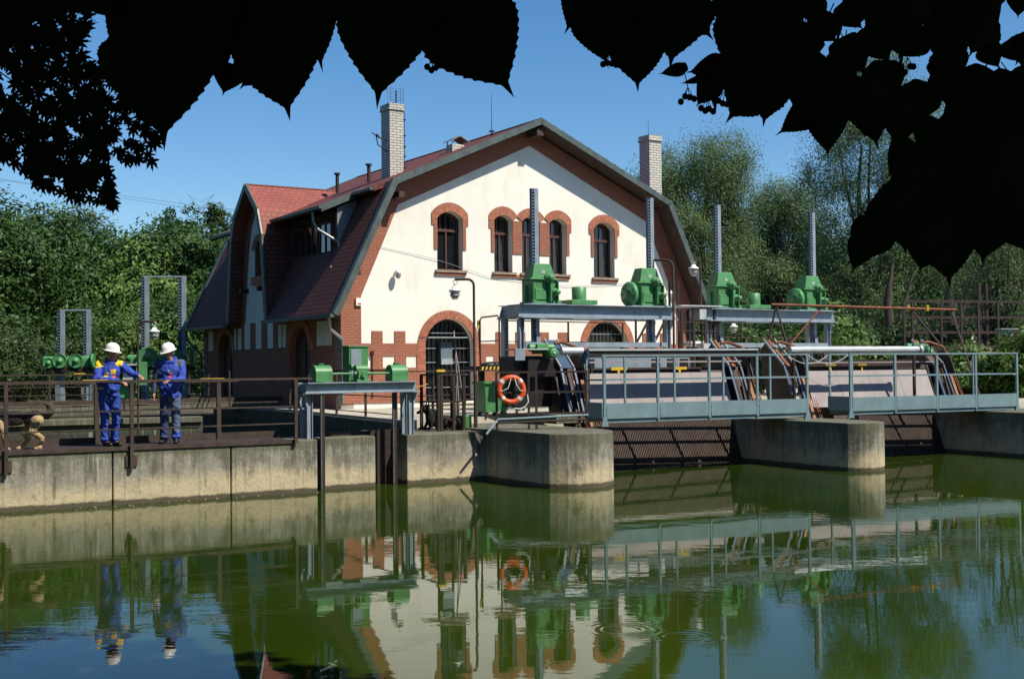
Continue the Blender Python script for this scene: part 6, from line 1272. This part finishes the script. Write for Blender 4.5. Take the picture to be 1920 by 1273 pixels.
big = [(1668, 405, 165, 66, 1.7, .75), (1775, 465, 150, 3, 1.6, .9), (1720, 345, 170, 50, 1.7, .9), (1850, 425, 150, 12, 1.6, .95), (1625, 452, 115, 40, 1.8, .8), (1790, 350, 170, 25, 1.7), (1870, 330, 170, 10, 1.7), (1910, 420, 130, -20, 1.7), (1612, 475, 75, 20, 1.8, .8), (1745, 400, 150, 45, 1.7), (1905, 235, 150, 0, 1.8), (1850, 240, 140, 30, 1.8), (1700, 430, 100, 10, 1.7), (1735, 470, 90, 20, 1.7), (1690, 300, 90, 40, 1.9, .8), (1820, 400, 140, -10, 1.7), (1650, 420, 100, 60, 1.8), (1910, 330, 150, 5, 1.8)]
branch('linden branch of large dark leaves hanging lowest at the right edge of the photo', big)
def inpoly(x, y, P):
    c = False; j = len(P)-1
    for i in range(len(P)):
        if (P[i][1] > y) != (P[j][1] > y) and x < (P[j][0]-P[i][0])*(y-P[i][1])/(P[j][1]-P[i][1])+P[i][0]: c = not c
        j = i
    return c
def fill(poly, n, L0, L1, Y0, Y1, a0=-50, a1=50):
    xs = [p[0] for p in poly]; ys = [p[1] for p in poly]; out = []
    while len(out) < n:
        x, y = rl.uniform(min(xs), max(xs)), rl.uniform(min(ys), max(ys))
        if inpoly(x, y, poly): out.append((x, y, rl.uniform(L0, L1), rl.uniform(a0, a1), rl.uniform(Y0, Y1)))
    return out
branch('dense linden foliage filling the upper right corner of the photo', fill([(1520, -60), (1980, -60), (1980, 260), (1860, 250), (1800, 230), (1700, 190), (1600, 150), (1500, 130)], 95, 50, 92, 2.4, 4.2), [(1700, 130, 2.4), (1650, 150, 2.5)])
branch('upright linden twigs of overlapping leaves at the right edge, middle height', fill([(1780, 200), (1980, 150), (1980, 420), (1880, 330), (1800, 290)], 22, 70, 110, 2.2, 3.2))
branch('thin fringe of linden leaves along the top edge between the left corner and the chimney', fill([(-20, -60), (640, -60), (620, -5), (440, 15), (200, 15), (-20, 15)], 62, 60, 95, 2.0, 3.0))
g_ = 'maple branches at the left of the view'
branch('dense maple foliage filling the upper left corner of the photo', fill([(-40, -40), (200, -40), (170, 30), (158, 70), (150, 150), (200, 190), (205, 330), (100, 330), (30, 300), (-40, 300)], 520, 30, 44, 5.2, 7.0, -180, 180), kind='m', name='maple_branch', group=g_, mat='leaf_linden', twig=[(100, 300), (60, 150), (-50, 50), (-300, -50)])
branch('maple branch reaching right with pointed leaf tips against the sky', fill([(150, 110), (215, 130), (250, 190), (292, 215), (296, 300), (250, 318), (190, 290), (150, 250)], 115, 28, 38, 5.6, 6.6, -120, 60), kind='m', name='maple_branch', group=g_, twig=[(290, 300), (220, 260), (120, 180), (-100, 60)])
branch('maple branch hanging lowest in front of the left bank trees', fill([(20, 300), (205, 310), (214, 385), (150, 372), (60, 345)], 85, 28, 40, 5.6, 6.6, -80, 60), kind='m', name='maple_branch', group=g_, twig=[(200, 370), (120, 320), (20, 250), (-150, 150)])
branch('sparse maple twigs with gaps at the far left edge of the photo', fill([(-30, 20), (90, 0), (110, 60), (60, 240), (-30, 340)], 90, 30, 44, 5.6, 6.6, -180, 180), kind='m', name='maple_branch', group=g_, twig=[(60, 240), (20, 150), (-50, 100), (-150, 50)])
# the crown of the linden overhead, above and behind the frame: it shades the hanging leaves and the near water
T = Thing('linden_tree', 'tall linden whose crown hangs over the viewpoint, out of the frame except its lowest branches', 'tree', (1.2, -2.6, 0.0), 0); T.z0 = 0
n = 34000; d = RNG.normal(size=(n, 3)); d /= np.linalg.norm(d, axis=1)[:, None]; C = np.array([-.6, 2.6, 10.2])+d*(RNG.uniform(0, 1, n)**.4)[:, None]*np.array([7.8, 7.6, 5.6])
wy = C[:, 1]-2.6; ok = C[:, 2] > np.maximum(3.3, 2.35+.36*np.maximum(wy, 0)+.9); C = C[ok]; nn = RNG.normal(size=(len(C), 3)); nn /= np.linalg.norm(nn, axis=1)[:, None]
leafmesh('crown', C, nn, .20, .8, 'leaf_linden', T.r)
b = MB(); b.tube([(0, 0, -.5), (0, 0, 2), (.1, .1, 5), (-.1, .2, 9), (0, .3, 13)], [.34, .27, .23, .16, .06], 10)
for k in range(9): t_ = k*.7; b.tube([(0, 0, 4+k*.7), (2*cos(t_), 2*sin(t_)+.4, 6+k*.8), (5*cos(t_), 5*sin(t_)+1.0, 7+k*.9)], [.1, .06, .02], 5)
T.part('trunk', b, 'bark', fixn=False)
# leaf litter floating along the racks and quay
fl = MB()
for k in range(150):
    if k < 90: u = rl.uniform(0, 3.7) if k < 50 else rl.uniform(8.2, 10.4); q = frame(2.2, 28.25, 27)(u, -.03-abs(rl.gauss(0, .06)), .006)
    else: q = D(rl.uniform(-6, 0), -.02-abs(rl.gauss(0, .25)), .006)
    if k >= 50 and k < 90: q = frame(9.0, 31.3, 27)(rl.uniform(.1, 2.7), -.03-abs(rl.gauss(0, .06)), .006)
    a = rl.uniform(0, 6.3); s = rl.uniform(.012, .035); e = Vector((cos(a)*s, sin(a)*s, 0)); n2 = Vector((-sin(a)*s*.5, cos(a)*s*.5, .004)); fl.add([q-e, q+n2, q+e, q-n2], [(0, 1, 2, 3)])
tag(fl.build('leaf_litter', 'plank', fixn=False), 'scattered pale leaf litter floating along the racks and the quay wall', 'leaf litter', kind='stuff')
p_ = MB(); vs = []; 
for j in range(9):
    for i in range(17): x = -40+i*5; y = -40+j*4.4; vs.append((x, y, .35-.1*(j == 8)-(1.6 if j == 8 else 0)+.1*sin(i*1.7+j)))
p_.add(vs, [(j*17+i, j*17+i+1, (j+1)*17+i+1, (j+1)*17+i) for j in range(8) for i in range(16)], True); tag(p_.build('near_bank', 'ground'), kind='structure')
# ---------------------------------------------------------------- unseen trees added beside and behind the viewpoint to block sky light
NW = [(-15, 2, 15, 5.5), (-22, 10, 17, 6), (-29, 19, 16, 6), (-9, -8, 17, 6), (2, -13, 18, 6.5), (12, -9, 15, 6), (21, -1, 15, 5.5), (29, 8, 15, 5.5), (36, 16, 14, 5.5), (-36, 30, 14, 6), (-23, 33, 13, 5), (-28, 44, 14, 5.5), (-29, 24, 14, 5)]
NL = ['nearest left', 'second left', 'third left', 'left rear', 'rear', 'right rear', 'nearest right', 'second right', 'third right', 'fourth left', 'fifth left', 'sixth left', 'seventh left']
for i, (x, y, h, r) in enumerate(NW):
    bl = [(RNG.uniform(-.5, .5)*r, RNG.uniform(-.5, .5)*r, h*z, r*.62, r*.62, h*.16) for z in (.2, .36, .5, .64, .78, .88, .3, .55)]
    tree(x, y, .3, h, r, 'dark broadleaf tree added outside the frame to block sky light, ' + NL[i] + ' of the viewpoint', 'leaf_linden', 11000, .30, blobs=bl, asp=.7, seed=i*5+900, group='unseen sky blocking trees around the viewpoint', nclu=1500)
